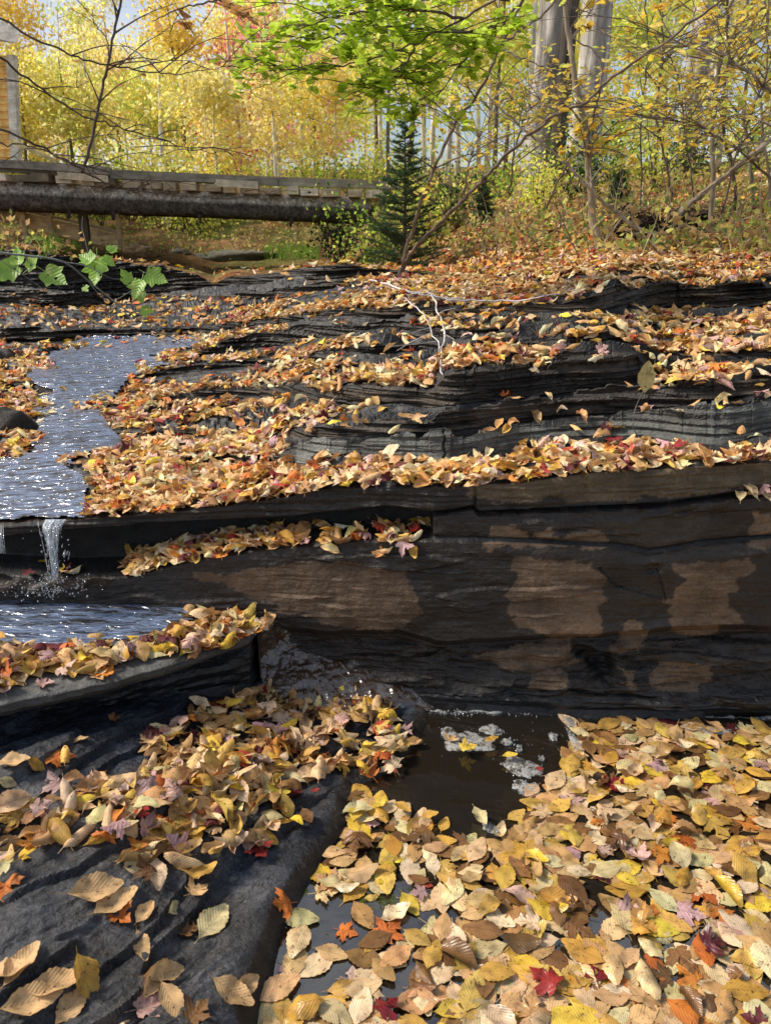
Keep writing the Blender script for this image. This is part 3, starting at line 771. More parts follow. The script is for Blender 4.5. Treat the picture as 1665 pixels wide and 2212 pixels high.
def make_leaves(tmpl, Pos, Nrm, L, yaw, tilt, tiltdir, kx, ky, cone, rip, ph, flip, colr, lift, seed=0):
    """returns (n,V,3) vertices and (n,V,3) colours"""
    xy = tmpl[0]; n = len(Pos); V = len(xy)
    x = xy[None, :, 0] * L[:, None]; y = xy[None, :, 1] * L[:, None]
    xn = xy[None, :, 0]
    k = (ky[:, None] * (1 + cone[:, None] * xn)) / L[:, None]
    k = np.where(np.abs(k) < 1e-3, 1e-3, k)
    a = y * k
    yy = np.sin(a) / k; zz = (1 - np.cos(a)) / k
    yy = yy + 0
    k2 = kx[:, None] / L[:, None]; k2 = np.where(np.abs(k2) < 1e-3, 1e-3, k2)
    b = x * k2
    R = 1 / k2
    xx = np.sin(b) * (R - zz); z2 = R - np.cos(b) * (R - zz)
    ed = np.abs(xy[None, :, 1])
    z2 = z2 + rip[:, None] * L[:, None] * (np.sin(x / L[:, None] * 13 + ph[:, None]) * ed * 1.2 + np.sin(x / L[:, None] * 6 + ph[:, None] * 2 + y / L[:, None] * 9) * .12)
    z2 = z2 + (np.abs(np.sin(ph * 7)) * np.where(rip < .041, .06, .30))[:, None] * np.abs(y)
    z2 = z2 * flip[:, None]
    cy_, sy_ = np.cos(yaw)[:, None], np.sin(yaw)[:, None]
    X = xx * cy_ - yy * sy_; Y = xx * sy_ + yy * cy_; Z = z2
    # tilt about a horizontal axis
    ax = np.stack([np.cos(tiltdir), np.sin(tiltdir), 0 * tilt], 1)
    P = np.stack([X, Y, Z], -1)
    def rot(P, ax, ang):
        c, s = np.cos(ang)[:, None, None], np.sin(ang)[:, None, None]
        ax_ = ax[:, None, :]
        return P * c + np.cross(np.broadcast_to(ax_, P.shape), P) * s + ax_ * (P * ax_).sum(-1, keepdims=True) * (1 - c)
    P = rot(P, ax, tilt)
    up = np.array([0, 0, 1.0]); nn = Nrm / np.linalg.norm(Nrm, axis=1)[:, None]
    ax2 = np.cross(np.broadcast_to(up, nn.shape), nn); sl = np.linalg.norm(ax2, axis=1)
    ax2 = np.where(sl[:, None] > 1e-5, ax2 / (sl[:, None] + 1e-9), np.array([1.0, 0, 0]))
    P = rot(P, ax2, np.arcsin(np.clip(sl, 0, 1)))
    low = (P * nn[:, None, :]).sum(-1).min(1)
    P = P + (Pos + nn * (lift - low * .85)[:, None])[:, None, :]
    C = colr[:, None, :] * (1 + .22 * vn(P[..., 0] * 60, P[..., 1] * 60, P[..., 2] * 60, 500 + seed))[..., None]
    edge_d = np.clip((ed / .31 - .6) / .4, 0, 1)[..., None] * np.ones((n, 1, 1))
    eb = (np.abs(np.sin(ph)) * .5)[:, None, None]
    C = C * (1 - edge_d * eb * np.array([.45, .6, .7]))
    blt = sst(.25, .5, fbm(P[..., 0] * 35, P[..., 1] * 35, P[..., 2] * 35, 2, 511))[..., None] * (np.abs(np.cos(ph * 3)) * .45)[:, None, None]
    C = C * (1 - blt * np.array([.5, .65, .7]))
    return P, np.clip(C, .004, .9)
BE_HI, BE_MID, BE_LO = beech_t(17, 7), beech_t(9, 5), beech_t(6, 3, False)
MA_HI, MA_LO = maple_t(3), maple_t(1)
def batch_mesh(tmpl, P, C, n):
    V = P.shape[1]; off = (np.arange(n) * V)[:, None, None]
    fs = tmpl[1] if isinstance(tmpl[1], tuple) else (tmpl[1],)
    faces = [(np.asarray(f)[None] + off).reshape(-1, np.asarray(f).shape[1]) for f in fs]
    return P.reshape(-1, 3), faces, C.reshape(-1, 3), np.tile(tmpl[2], (n, 1))
def pick_col(kind_names, probs, n):
    ki = rng.choice(len(kind_names), n, p=np.array(probs) / sum(probs))
    out = np.array([PAL[kind_names[k]][rng.integers(len(PAL[kind_names[k]]))] for k in ki])
    return ki, out * np.array([.98, .98, .95]) * rng.uniform(.82, 1.15, (n, 1)) * rng.uniform(.94, 1.06, (n, 3))

class Bed:
    """leaves waiting to be laid: position, normal, zone"""
    def __init__(s): s.d = []
    def add(s, p, n, L, zone, **kw): s.d.append(dict(p=p, n=n, L=L, zone=zone, **kw))
near, far = Bed(), Bed()

OPEN = [(905, 1520), (1213, 1530), (1228, 1570), (1238, 1610), (1205, 1680), (1150, 1700), (1130, 1735), (1085, 1785), (1050, 1800), (990, 1812), (950, 1770), (905, 1760), (860, 1725), (830, 1738), (790, 1715), (765, 1700), (860, 1655), (920, 1590)]
PILE = [(300, 1605), (352, 1570), (420, 1530), (540, 1488), (620, 1500), (700, 1496), (770, 1512), (820, 1530), (900, 1580), (905, 1625), (870, 1665), (830, 1700), (770, 1660), (735, 1665), (690, 1690), (660, 1690), (640, 1780), (600, 1800), (560, 1850), (500, 1860), (480, 1905), (430, 1900), (300, 1900), (240, 1840), (180, 1810), (120, 1850), (60, 1880), (-60, 1900), (-300, 1860), (-300, 1740), (-20, 1760), (60, 1730), (120, 1690), (200, 1680), (300, 1690), (345, 1660), (310, 1620)]
SLABZ = [(-500, 1420), (-20, 1405), (120, 1410), (250, 1400), (330, 1385), (395, 1370), (415, 1335), (370, 1312), (430, 1305), (520, 1318), (580, 1345), (555, 1362), (520, 1375), (490, 1400), (455, 1425), (330, 1418), (240, 1440), (235, 1462), (120, 1455), (50, 1462), (20, 1500), (-30, 1505), (-400, 1540)]
# pool: floating carpet
ncand = 6500
px = rng.uniform(-.75, 2.1, ncand); py = rng.uniform(.55, 1.80, ncand)
Dp = sdist(px, py, BP)
pu, pv_, pd_ = proj(np.stack([px, py, 0 * px], 1))
okp = (Dp < -.006)
pun = pu + 14 * fbm(pu / 45, pv_ / 45, 0, 3, 601); pvn = pv_ + 14 * fbm(pu / 45, pv_ / 45, 8, 3, 602)
okp &= ~inpoly(pun, pvn, OPEN)
okp &= ~((pv_ < 1566) & (pu > 1235) & (rng.random(ncand) < .85))
okp &= ~((pv_ < 1572) & (pu > 1450) & (pu < 1600) & (rng.random(ncand) < .7))
thin = inpoly(pun, pvn, [(600, 1990), (680, 1930), (900, 1925), (950, 2010), (900, 2120), (740, 2160), (600, 2120)])
okp &= ~(thin & (rng.random(ncand) < .68))
okp &= py < 1.77
idx = np.where(okp)[0]
cells = {}
for i in idx:
    k = (int(px[i] / .032), int(py[i] / .032))
    cells.setdefault(k, 0)
    if cells[k] >= 2: continue
    cells[k] += 1
    lvl = cells[k]
    near.add((px[i], py[i], 0.0), (0, 0, 1), rng.uniform(.054, .086) * (1 if rng.random() < .75 else rng.uniform(.55, .85)), 'pool', lvl=lvl)
# sunk leaves under the surface
for i in np.where((Dp < 0) & (py < 1.75))[0][:700]:
    if inpoly(np.array([pu[i]]), np.array([pv_[i]]), [(905, 1500), (1215, 1530), (1225, 1600), (1080, 1790), (930, 1780), (830, 1730), (900, 1620)])[0]: continue
    far.add((px[i], py[i], -.02 - .012 * rng.random()), (0, 0, 1), .08, 'sunk')
def scatter(x0, x1, y0, y1, n, dens, zone, bed, Lr, nzmin=.72, z0=9.0):
    X = rng.uniform(x0, x1, n); Y = rng.uniform(y0, y1, n); r = rng.random(n)
    for i in range(n):
        h, nn = drop(X[i], Y[i], z0)
        if h is None or nn.z < nzmin: continue
        if zone != 'any' and h.z < .006: continue
        u, v, d = proj(np.array([h.x, h.y, h.z]))
        if r[i] > dens(float(u), float(v), h): continue
        bed.add(tuple(h), tuple(nn), rng.uniform(*Lr), zone)
def in1(u, v, poly): return bool(inpoly(np.array([u]), np.array([v]), poly)[0])
# foreground rock
def d_fore(u, v, h):
    if h.z > .2: return 0
    a = u + 16 * float(fbm(u / 40, v / 40, 0, 3, 611)); b = v + 12 * float(fbm(u / 40, v / 40, 6, 3, 612))
    if in1(a, b, PILE): return .95
    if v < 1660 and u < 300: return .01
    return .006
scatter(-1.5, .33, .5, 1.9, 5300, d_fore, 'fore', near, (.05, .084), .5)
# slab top
def d_slab(u, v, h):
    if h.z < .2 or h.z > .32 or h.y > 2.0: return 0
    a = u + 8 * float(fbm(u / 30, v / 30, 0, 3, 613)); b = v + 6 * float(fbm(u / 30, v / 30, 6, 3, 614))
    return .95 if in1(a, b, SLABZ) else .003
scatter(-1.6, -.2, 1.3, 2.05, 4200, d_slab, 'slab', near, (.055, .08), .6, .45)
# main slope, denser tables near the lip
def in_riser(u, v):
    for vb_, hh_ in RB:
        b_ = float(np.interp(u, U, vb_)); h_ = float(np.interp(u, U, hh_))
        if h_ > 9 and b_ - h_ + 1 < v < b_ + min(5 + .22 * h_, 13): return True
    return False
def d_tread(u, v, h):
    if v > 1262: return 0
    if 1122 < v < 1262 and h.z < .56 and h.y < 2.12:      # recess shelf
        if u < 150: return .05 if v > 1200 else 0
        if u < 280: return .12
        return .55 if u < 900 else .1
    a = u + 46 * float(fbm(u / 34, v / 16, 0, 3, 615)); b = v + 18 * float(fbm(u / 34, v / 16, 6, 3, 616))
    if in1(a, b, CHAN): return .35 * max(0, float(fbm(h.x * 5, h.y * 5, 0, 3, 620)) - .28)
    if a < 200 and v > 990: return .02
    if 395 < u < 540 and 985 < v < 1012 and h.z < .62: return .25
    w = float(fbm(h.x * 2.0, h.y * 3.5, 0, 3, 617))
    if float(fbm(h.x * 1.5, h.y * 14 + h.x * 2, 0, 3, 630)) > .26 and u > 450 and v < 930: return .06
    r_ = .55 + 1.0 * w + (.5 if v > 940 else .3)
    return r_ * (.06 if v < 990 and in_riser(u, v) else 1)
scatter(-1.9, 2.0, 1.75, 2.55, 14500, d_tread, 'tread', near, (.038, .068), .66)
for _ in range(300):      # leaves blown in under the overhang
    u_ = 930 - 660 * rng.random() ** .8; f_ = rng.random() ** 1.2
    if u_ > 640 and rng.random() < .6: continue
    j_ = int(np.searchsorted(U, u_)); PB_, PC_ = keys[5][0][j_], keys[6][0][j_]
    near.add(tuple(PB_ * (1 - f_) + PC_ * f_), (0, 0, 1), rng.uniform(.045, .07), 'tread')
def d_mid(u, v, h):
    if u < -300 or u > 2000: return 0
    a = u + 46 * float(fbm(u / 34, v / 16, 0, 3, 615)); b = v + 18 * float(fbm(u / 34, v / 16, 6, 3, 616))
    if in1(a, b, CHAN): return 1.2 * max(0, float(fbm(h.x * 4, h.y * 4, 0, 3, 621)) - .12)
    if v < 655 and u < 740: return .04
    w = float(fbm(h.x * 1.6, h.y * 3.0, 0, 3, 618))
    if float(fbm(h.x * 1.1, h.y * 8 + h.x * 1.2, 0, 3, 631)) > .36: return .08
    r_ = 1.05 + .8 * w + (.15 if u > 800 else .1)
    return r_ * (.05 if in_riser(u, v) else 1)
scatter(-3.0, 3.3, 2.55, 4.6, 27000, d_mid, 'mid', far, (.036, .064), .66)
def d_back(u, v, h):
    if u < -250 or u > 1950: return 0
    if u < 740: return .65 if v < 568 else .04 if v < 640 else .5
    return .9
scatter(-5.2, 5.2, 4.6, 9.5, 22000, d_back, 'back', far, (.045, .08), .5, 30)
# leaves the picture shows one by one on the bare rock: (u, v, length, colour, kind, yaw, curl)
ONE = [(1012, 1625, .075, 'yellow', 'm', .2, .2), (1100, 1642, .05, 'yellow', 'b', .2, .2), (1165, 1672, .03, 'red', 'm', .2, .3), (975, 1597, .06, 'tan', 'm', 1.0, .5), (1060, 1608, .05, 'gold', 'b', .4, .3), (820, 1745, .06, 'yellow', 'b', 1.0, .2), (770, 1765, .075, 'yellow', 'b', 1.3, .3), (870, 1755, .06, 'gold', 'b', -.8, .6), (928, 1772, .05, 'gold', 'b', .3, .3), (1035, 1775, .07, 'cream', 'b', -1.2, .2), (562, 1852, .085, 'red', 'm', -.9, .4), (135, 1638, .105, 'orange', 'm', .2, .5), (12, 1925, .09, 'orange', 'm', -1.2, .4), (460, 1995, .115, 'cream', 'b', 1.2, .3), (205, 1925, .12, 'tan', 'b', .5, 1.2),
 (250, 1950, .11, 'tan', 'b', .9, 1.6), (265, 1985, .07, 'orange', 'm', -.5, 1.0), (270, 1802, .075, 'cream', 'b', .3, .3), (372, 1962, .055, 'cream', 'b', 1.1, .3), (312, 1975, .07, 'tan', 'b', 1.3, 3.2), (430, 1925, .075, 'tan', 'm', .9, 1.2),
 (410, 2012, .07, 'brown', 'm', .4, .8), (305, 2045, .07, 'tan', 'b', -1.0, 3), (350, 2105, .09, 'tan', 'b', .5, 3.5), (325, 2120, .075, 'tan', 'b', 1.4, 3), (370, 2165, .085, 'tan', 'b', -.8, 2.4), (330, 2172, .10, 'mauve', 'm', .6, 1.4),
 (120, 2130, .11, 'tan', 'b', .5, 2.6), (70, 2165, .11, 'tan', 'b', .5, 2.4), (180, 2110, .10, 'gold', 'b', -.6, 1.8), (155, 2175, .085, 'tan', 'b', 1.2, .5), (50, 2085, .10, 'tan', 'b', 1.3, 3.0), (20, 2105, .09, 'tan', 'b', .2, 2.0),
 (500, 2145, .10, 'tan', 'b', -.2, 1.6), (530, 2130, .07, 'tan', 'b', .9, 1.2), (430, 2185, .075, 'brown', 'm', 1.0, 1.0), (665, 1775, .065, 'brown', 'b', -1.1, .4), (683, 1720, .03, 'red', 'b', .2, .3), (590, 1700, .085, 'cream', 'm', 1.3, .7),
 (172, 1602, .055, 'tan', 'b', .2, 1.0), (250, 1555, .05, 'brown', 'm', .4, .6), (30, 1650, .09, 'tan', 'b', .1, 1.0), (75, 1652, .06, 'gold', 'b', .1, 1.0), (15, 1690, .05, 'cream', 'b', .1, .4),
 (100, 1480, .07, 'mauve', 'm', .3, .8), (215, 1465, .06, 'tan', 'm', -.7, .6), (215, 1450, .075, 'cream', 'b', .1, .5), (432, 1370, .085, 'maroon', 'm', .3, .9), (372, 1370, .07, 'yellow', 'm', .2, .7), (525, 1375, .06, 'orange', 'm', .1, .5), (20, 1490, .06, 'tan', 'b', 1.0, 3.0),
 (330, 1200, .075, 'yellow', 'b', .3, .4), (95, 1215, .04, 'yellow', 'b', .7, .4), (205, 1203, .045, 'yellow', 'b', .1, .4), (868, 1152, .052, 'cream', 'b', .3, .1), (385, 1112, .075, 'tan', 'm', -1.5, .4), (560, 1083, .04, 'cream', 'b', 1.5, .4),
 (1335, 965, .065, 'maroon', 'm', .4, .5), (1350, 967, .06, 'red', 'm', .4, .5), (1310, 932, .06, 'maroon', 'm', .2, .6), (1505, 975, .055, 'red', 'm', .3, .5), (1420, 990, .06, 'maroon', 'm', .1, .7), (1180, 1020, .06, 'red', 'm', .3, .6), (1560, 992, .06, 'maroon', 'm', .1, .5), (1300, 757, .06, 'mauve', 'm', .2, .5), (1120, 990, .06, 'tan', 'm', .8, .6)]
for (u, v, L, cn, kd_, yw, cu_) in ONE:
    p = at(u, v, 1.0); dv = (Vector(p) - cam).normalized()
    h = BV.ray_cast(cam, dv)
    if h[0] is None or h[0].z < -.01: h = (Vector(onz(u, v, .004)), Vector((0, 0, 1)))
    if h[0] is None or h[1].z < .15: 
        h2 = drop(h[0].x, h[0].y + .03) if h[0] is not None else (None, None)
        if h2[0] is None: continue
        h = h2
    near.add(tuple(h[0]), tuple(h[1]), L * .82, 'one', cn=cn, mk=kd_, yaw=yw, curl=cu_)

ZC = {'pool': (['tan', 'gold', 'cream', 'yellow', 'mauve', 'brown', 'orange', 'red', 'maroon'], [48, 24, 10, 5, 4, 13, 3, 1, 1]),
      'fore': (['tan', 'gold', 'cream', 'yellow', 'mauve', 'brown', 'orange', 'red', 'maroon'], [54, 20, 5, 6, 5, 6, 4, 2, 1.5]),
      'slab': (['tan', 'gold', 'cream', 'yellow', 'mauve', 'orange', 'maroon'], [46, 24, 8, 5, 5, 8, 4]),
      'tread': (['tan', 'gold', 'cream', 'yellow', 'mauve', 'brown', 'orange', 'red', 'maroon'], [64, 12, 5, 2, 5, 4, 4, 1.5, 3.5]),
      'mid': (['tan', 'gold', 'cream', 'yellow', 'mauve', 'brown', 'orange', 'red', 'maroon'], [60, 13, 5, 2, 5, 5, 6, 2, 3]),
      'back': (['tan', 'gold', 'yellow', 'mauve', 'brown', 'orange', 'red'], [46, 20, 3, 4, 9, 14, 4]),
      'sunk': (['brown', 'tan', 'gold'], [55, 30, 15])}
CNAME = {'tan': 'tan', 'gold': 'golden brown', 'cream': 'pale cream', 'yellow': 'bright yellow', 'mauve': 'dusky pink', 'brown': 'dark brown', 'orange': 'orange', 'red': 'red', 'maroon': 'dark maroon'}
def lay(bed, sel, hi):
    """geometry for the chosen leaves; returns per-leaf dicts with template and arrays"""
    D_ = [bed.d[i] for i in sel]; n = len(D_)
    out = []
    zones = [d['zone'] for d in D_]
    cols = np.zeros((n, 3)); cname = [None] * n; maple = np.zeros(n, bool)
    for zn in set(zones):
        ii = [i for i in range(n) if zones[i] == zn]
        if zn == 'one':
            for i in ii: cname[i] = D_[i]['cn']; cols[i] = PAL[cname[i]][0]; maple[i] = D_[i]['mk'] == 'm'
            continue
        names, pr = ZC[zn]
        ki, cc = pick_col(names, pr, len(ii))
        for j, i in enumerate(ii):
            cname[i] = names[ki[j]]; cols[i] = cc[j] * (.98 if zn == 'pool' else 1.10 if zn in ('fore', 'slab') else 1.42)
            pm = {'tan': .10, 'gold': .10, 'cream': .05, 'yellow': .15, 'mauve': .85, 'brown': .25, 'orange': .8, 'red': .85, 'maroon': .9}[names[ki[j]]]
            maple[i] = rng.random() < pm
    L = np.array([d['L'] for d in D_]); L = np.where(maple, L * .98, L)
    flat = np.array([z in ('pool', 'sunk') for z in zones]); one = np.array([z == 'one' for z in zones])
    flat2 = flat & (rng.random(n) < .84)
    yaw = rng.uniform(0, 2 * math.pi, n)
    ky = np.where(flat2, rng.uniform(-.5, .9, n), np.abs(rng.normal(1.8, 1.4, n)))
    kx = np.where(flat2, rng.uniform(-.25, .5, n), rng.normal(.1, .9, n))
    curled = (~flat) & (rng.random(n) < .42)
    ky = np.where(curled, rng.uniform(4.5, 8.5, n), ky)
    ky = np.where(maple, ky * .45, ky)
    cone = rng.uniform(-1.2, 1.2, n); rip = np.where(flat2, rng.uniform(.0, .04, n), rng.uniform(.05, .17, n))
    tilt = np.where(flat2, rng.uniform(0, .05, n), np.abs(rng.normal(.18, .25, n))); tilt = np.where(flat & ~flat2, tilt * .5, tilt)
    tdir = rng.uniform(0, 2 * math.pi, n); ph = rng.uniform(0, 6.28, n)
    flip = np.where(rng.random(n) < (.5), 1.0, -1.0)
    for i in np.where(one)[0]: yaw[i] = D_[i]['yaw']; ky[i] = D_[i]['curl']; kx[i] = .5 * min(1, D_[i]['curl']); flip[i] = 1; tilt[i] = .08
    pos = np.array([d['p'] for d in D_]); nr = np.array([d['n'] for d in D_], float); nr[:, 2] += .35
    lift = np.where(flat, rng.uniform(.0004, .005, n), rng.uniform(.0, .014, n)); lift = np.where(one, .001, lift)
    for i in np.where(one)[0]:
        u1_, v1_, _ = proj(np.array(D_[i]['p']))
        lift[i] = .016 if (u1_ > 220 and 1600 < v1_ < 1900) or v1_ < 1100 else .004
    lift = np.where(np.array(zones) == 'sunk', 0, lift)
    lift = lift + np.array([.003 * (d.get('lvl', 1) - 1) for d in D_])
    for m_, tm in ((~maple, BE_HI if hi == 2 else BE_MID if hi == 1 else BE_LO), (maple, MA_HI if hi == 2 else MA_LO)):
        j = np.where(m_)[0]
        if not len(j): continue
        Pv, Cv = make_leaves(tm, pos[j], nr[j], L[j], yaw[j], tilt[j], tdir[j], kx[j], ky[j], cone[j], rip[j], ph[j], flip[j], cols[j], lift[j], hi)
        for a, i in enumerate(j):
            out.append(dict(i=sel[i], tm=tm, P=Pv[a], C=Cv[a], cn=cname[i], maple=bool(maple[i]), ky=float(ky[i]) * (2.2 if maple[i] else 1), zone=zones[i], L=float(L[i]), flat=bool(flat[i]), pos=pos[i], tilt=float(tilt[i])))
    return out
nearL = lay(near, list(range(len(near.d))), 2)
farL = lay(far, [i for i in range(len(far.d)) if far.d[i]['zone'] in ('sunk', 'mid')], 1) + lay(far, [i for i in range(len(far.d)) if far.d[i]['zone'] == 'back'], 0)
print('LEAVES', len(nearL), len(farL))

# which near leaves the view shows largest
cand = []
for k, e in enumerate(nearL):
    u, v, d = proj(e['P'].mean(0))
    e['u'], e['v'], e['d'] = float(u), float(v), float(d)
Vb, Fb, own, nb = [], [], [], 0
for k, e in enumerate(nearL):
    if e['v'] < 1350 and e['zone'] != 'one' : continue
    if not (-60 < e['u'] < 1730 and e['v'] < 2290): continue
    fs = e['tm'][1] if isinstance(e['tm'][1], tuple) else (e['tm'][1],)
    Vb += [tuple(p) for p in e['P'].tolist()]
    for f in fs:
        for q_ in np.asarray(f).tolist(): Fb.append(tuple(a + nb for a in q_)); own.append(k)
    nb += len(e['P'])
LB = BVHTree.FromPolygons(Vb, Fb)
cnt = {}
for uu_ in np.arange(4, 1665, 8.0):
    for vv_ in np.arange(1060, 2211, 8.0):
        dv = (Vector(at(uu_, vv_, 1.0)) - cam).normalized()
        h = LB.ray_cast(cam, dv)
        if h[0] is None: continue
        g = BV.ray_cast(cam, dv, h[3])
        if g[0] is not None and g[3] < h[3] - .004: continue
        cnt[own[h[2]]] = cnt.get(own[h[2]], 0) + 1
order = sorted(cnt, key=lambda k: -cnt[k])
heroes = order[:300]
hs = set(heroes)

# one mesh per hero leaf, each described by look and by where it lies
def place(e):
    u, v, z = e['u'], e['v'], e['zone']
    if z == 'pool':
        if v < 1700 and u > 1200: a = 'floating at the back of the pool under the rock wall'
        elif v < 1850 and u > 1000: a = 'floating in the leaf raft beside the open water'
        elif u < 1000 and v < 1900: a = 'floating where the black rock meets the open water'
        elif u < 1000: a = 'floating on the pool beside the black rock' if u < 760 else 'floating on the blue reflections of the pool'
        elif v > 2080: a = 'floating on the pool along the bottom edge of the photo'
        elif u > 1400: a = 'floating on the pool near the right edge of the photo'
        else: a = 'floating in the middle of the pool leaves'
    elif z == 'slab' or (z == 'one' and 1300 < v < 1530): a = 'on the grey table slab beside the shallow water'
    elif z == 'tread' or v < 1262: a = 'on the ledge above the rock wall'
    elif v > 2020: a = 'on the black rock along the bottom edge of the photo'
    elif v > 1880: a = 'lying on the bare black rock'
    elif u > 640: a = 'in the wet heap below the small cascade'
    elif u < 220: a = 'in the leaf heap on the left of the black rock'
    else: a = 'in the leaf heap across the black rock'
    return a
def look(e):
    k = abs(e['ky'])
    if e['maple']: f = 'flat' if k < 1.2 else 'crinkled' if k < 3 else 'crumpled'
    else: f = 'flat' if k < .7 else 'slightly cupped' if k < 2 else 'folded' if k < 4.4 else 'tightly rolled'
    s = 'small ' if e['L'] < .066 else 'large ' if e['L'] > .086 else ''
    return s + f + ' ' + CNAME[e['cn']] + (' maple leaf' if e['maple'] else ' oval leaf')
seen = {}
for k in heroes:
    e = nearL[k]; e['lab'] = look(e) + ' ' + place(e)
    seen.setdefault(e['lab'], []).append(k)
def nth(i): return ['', 'second ', 'third ', 'fourth ', 'fifth ', 'sixth ', 'seventh ', 'eighth ', 'ninth ', 'tenth ', 'eleventh ', 'twelfth '][i]
for lab, ks in seen.items():
    if len(ks) == 1: continue
    ks.sort(key=lambda k: nearL[k]['u'])
    m = len(ks)
    for i, k in enumerate(ks):
        e = nearL[k]
        if m == 2: w_ = 'left one of two, ' if i == 0 else 'right one of two, '
        elif i == 0: w_ = 'leftmost, '
        elif i == m - 1: w_ = 'rightmost, '
        elif m == 3: w_ = 'middle one of three, '
        else: w_ = nth(i) + 'from the left, '
        e['lab'] = w_ + e['lab']
for k in heroes:
    e = nearL[k]
    fs = e['tm'][1] if isinstance(e['tm'][1], tuple) else (e['tm'][1],)
    o = mk('maple_leaf' if e['maple'] else 'beech_leaf', e['P'], [np.asarray(f) for f in fs], M_LEAFWET if e['flat'] else M_LEAF, col=e['C'], uv=e['tm'][2], smooth=True, origin=e['P'].mean(0))
    tag(o, ' '.join(e['lab'].split()[:16]), 'leaf', 'fallen maple leaves near the camera' if e['maple'] else 'fallen oval leaves near the camera')
def rest(name, L_, mat, label):
    V, Fq, Ft, C, UV, n = [], [], [], [], [], 0
    groups = {}
    for e in L_: groups.setdefault(id(e['tm']), []).append(e)
    for g in groups.values():
        tm = g[0]['tm']; P = np.array([e['P'] for e in g]); Cc = np.array([e['C'] for e in g])
        v_, f_, c_, uv_ = batch_mesh(tm, P, Cc, len(g))
        V.append(v_); C.append(c_); UV.append(uv_)
        for f in f_: (Fq if f.shape[1] == 4 else Ft).append(f + n)
        n += len(v_)
    fc = ([np.concatenate(Fq)] if Fq else []) + ([np.concatenate(Ft)] if Ft else [])
    return tag(mk(name, np.concatenate(V), fc, mat, col=np.concatenate(C), uv=np.concatenate(UV), smooth=True), label, 'leaf litter', kind='stuff')
rl = [e for k, e in enumerate(nearL) if k not in hs]
rest('floating_leaf_litter', [e for e in rl if e['flat']] + [e for e in farL if e['zone'] == 'sunk'], M_LEAFWET, 'brown and yellow leaves crowded on and under the surface of the pool')
rest('slab_leaf_litter', [e for e in rl if e['zone'] in ('fore', 'slab', 'one')], M_LEAF, 'smaller curled leaves packed between the others on the black rock and table slab')
rest('ledge_leaf_litter', [e for e in rl if e['zone'] == 'tread'] + [e for e in farL if e['zone'] == 'mid'], M_LEAF, 'dry curled tan leaves heaped on the stepped rock ledges')
rest('bank_leaf_litter', [e for e in farL if e['zone'] == 'back'], M_LEAF, 'orange and tan leaves covering the far bank and woodland edge')
# spruce needles on the dark rock
nb_ = MB()
for _ in range(300):
    X_, Y_ = rng.uniform(-1.2, .2), rng.uniform(.75, 1.75)
    h, nn = drop(X_, Y_, .3)
    if h is None or h.z < .03: continue
    a = rng.uniform(0, 6.28); l = rng.uniform(.004, .009); dx_, dy_ = math.cos(a) * l, math.sin(a) * l
    w_ = .0006
    p = np.array(h) + (0, 0, .0012)
    nb_.add([p + (-dx_, -dy_, 0), p + (dy_ * .09, -dx_ * .09, 0), p + (dx_, dy_, .001), p + (-dy_ * .09, dx_ * .09, 0)], [(0, 1, 2, 3)], col=(.42, .24, .09))
tag(nb_.build('needle_litter', M_FOL), 'tiny orange conifer needles strewn over the black rock', 'needles', kind='stuff')
# ---------------------------------------------------------------- bridge
def wood(col, a=.12): return np.array(col) * rng.uniform(1 - a, 1 + a)
GREYW, TANW, PALEW, DARKW = (.20, .17, .12), (.48, .38, .25), (.62, .53, .39), (.06, .045, .03)
br = empty('log_footbridge', at(400, 480, 8.6), 'rustic footbridge of one long bark-covered log carrying a plank deck across the stream', 'bridge')
def logend(u0, u1, n=70):
    P, Rr = [], []
    for i in range(n):
        u = u0 + (u1 - u0) * i / (n - 1)
        Y = 8.3 + .5 * (u + 300) / 1100
        top = np.interp(u, [-300, 0, 425, 740, 860], [372, 389, 413, 425, 432]); bot = np.interp(u, [-300, 0, 300, 740, 860], [440, 453, 462, 479, 482])
        a, b = at(u, top, Y), at(u, bot, Y)
        P.append((a + b) / 2); Rr.append((a[2] - b[2]) / 2 * (1 + .03 * vn(i / 5., 0, 0, 3)))
    return np.array(P), np.array(Rr)
lp, lr = logend(-260, 800)
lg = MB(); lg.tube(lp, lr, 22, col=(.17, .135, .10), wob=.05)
V_ = lg.V[0]; rel = V_[:-2].reshape(len(lp), 22, 3) - lp[:, None]
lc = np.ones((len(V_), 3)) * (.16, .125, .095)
upf = (rel[..., 2] / lr[:, None]).ravel(); lc[:-2] = np.where((upf > .05)[:, None], (.50, .48, .44), (.10, .09, .08))  # sunlit upper half and shaded underside painted into the bark colour
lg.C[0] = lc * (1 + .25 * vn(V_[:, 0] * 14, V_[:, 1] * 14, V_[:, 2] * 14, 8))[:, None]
for i in (12, 19, 27, 33, 45, 58):
    p = lp[i] + np.array([0, -lr[i] * .5, -lr[i] * .8]); lg.tube([p, p + (rng.uniform(-.05, .05), -.04, -.09)], [.03, .012], 6, (.07, .05, .04))
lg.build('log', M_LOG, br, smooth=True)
lg2 = MB(); lg2.tube(lp + np.array([0, 1.05, -.02]), lr * .92, 14, col=(.10, .08, .06), wob=.05); lg2.build('log', M_LOG, br, smooth=True)
def bY(u): return 8.3 + .5 * (u + 300) / 1100
def topv(u): return np.interp(u, [-300, 0, 120, 235, 420, 560, 740, 840, 900], [330, 352, 359, 368, 375, 383, 388, 391, 393])
ju = -250
i = 0
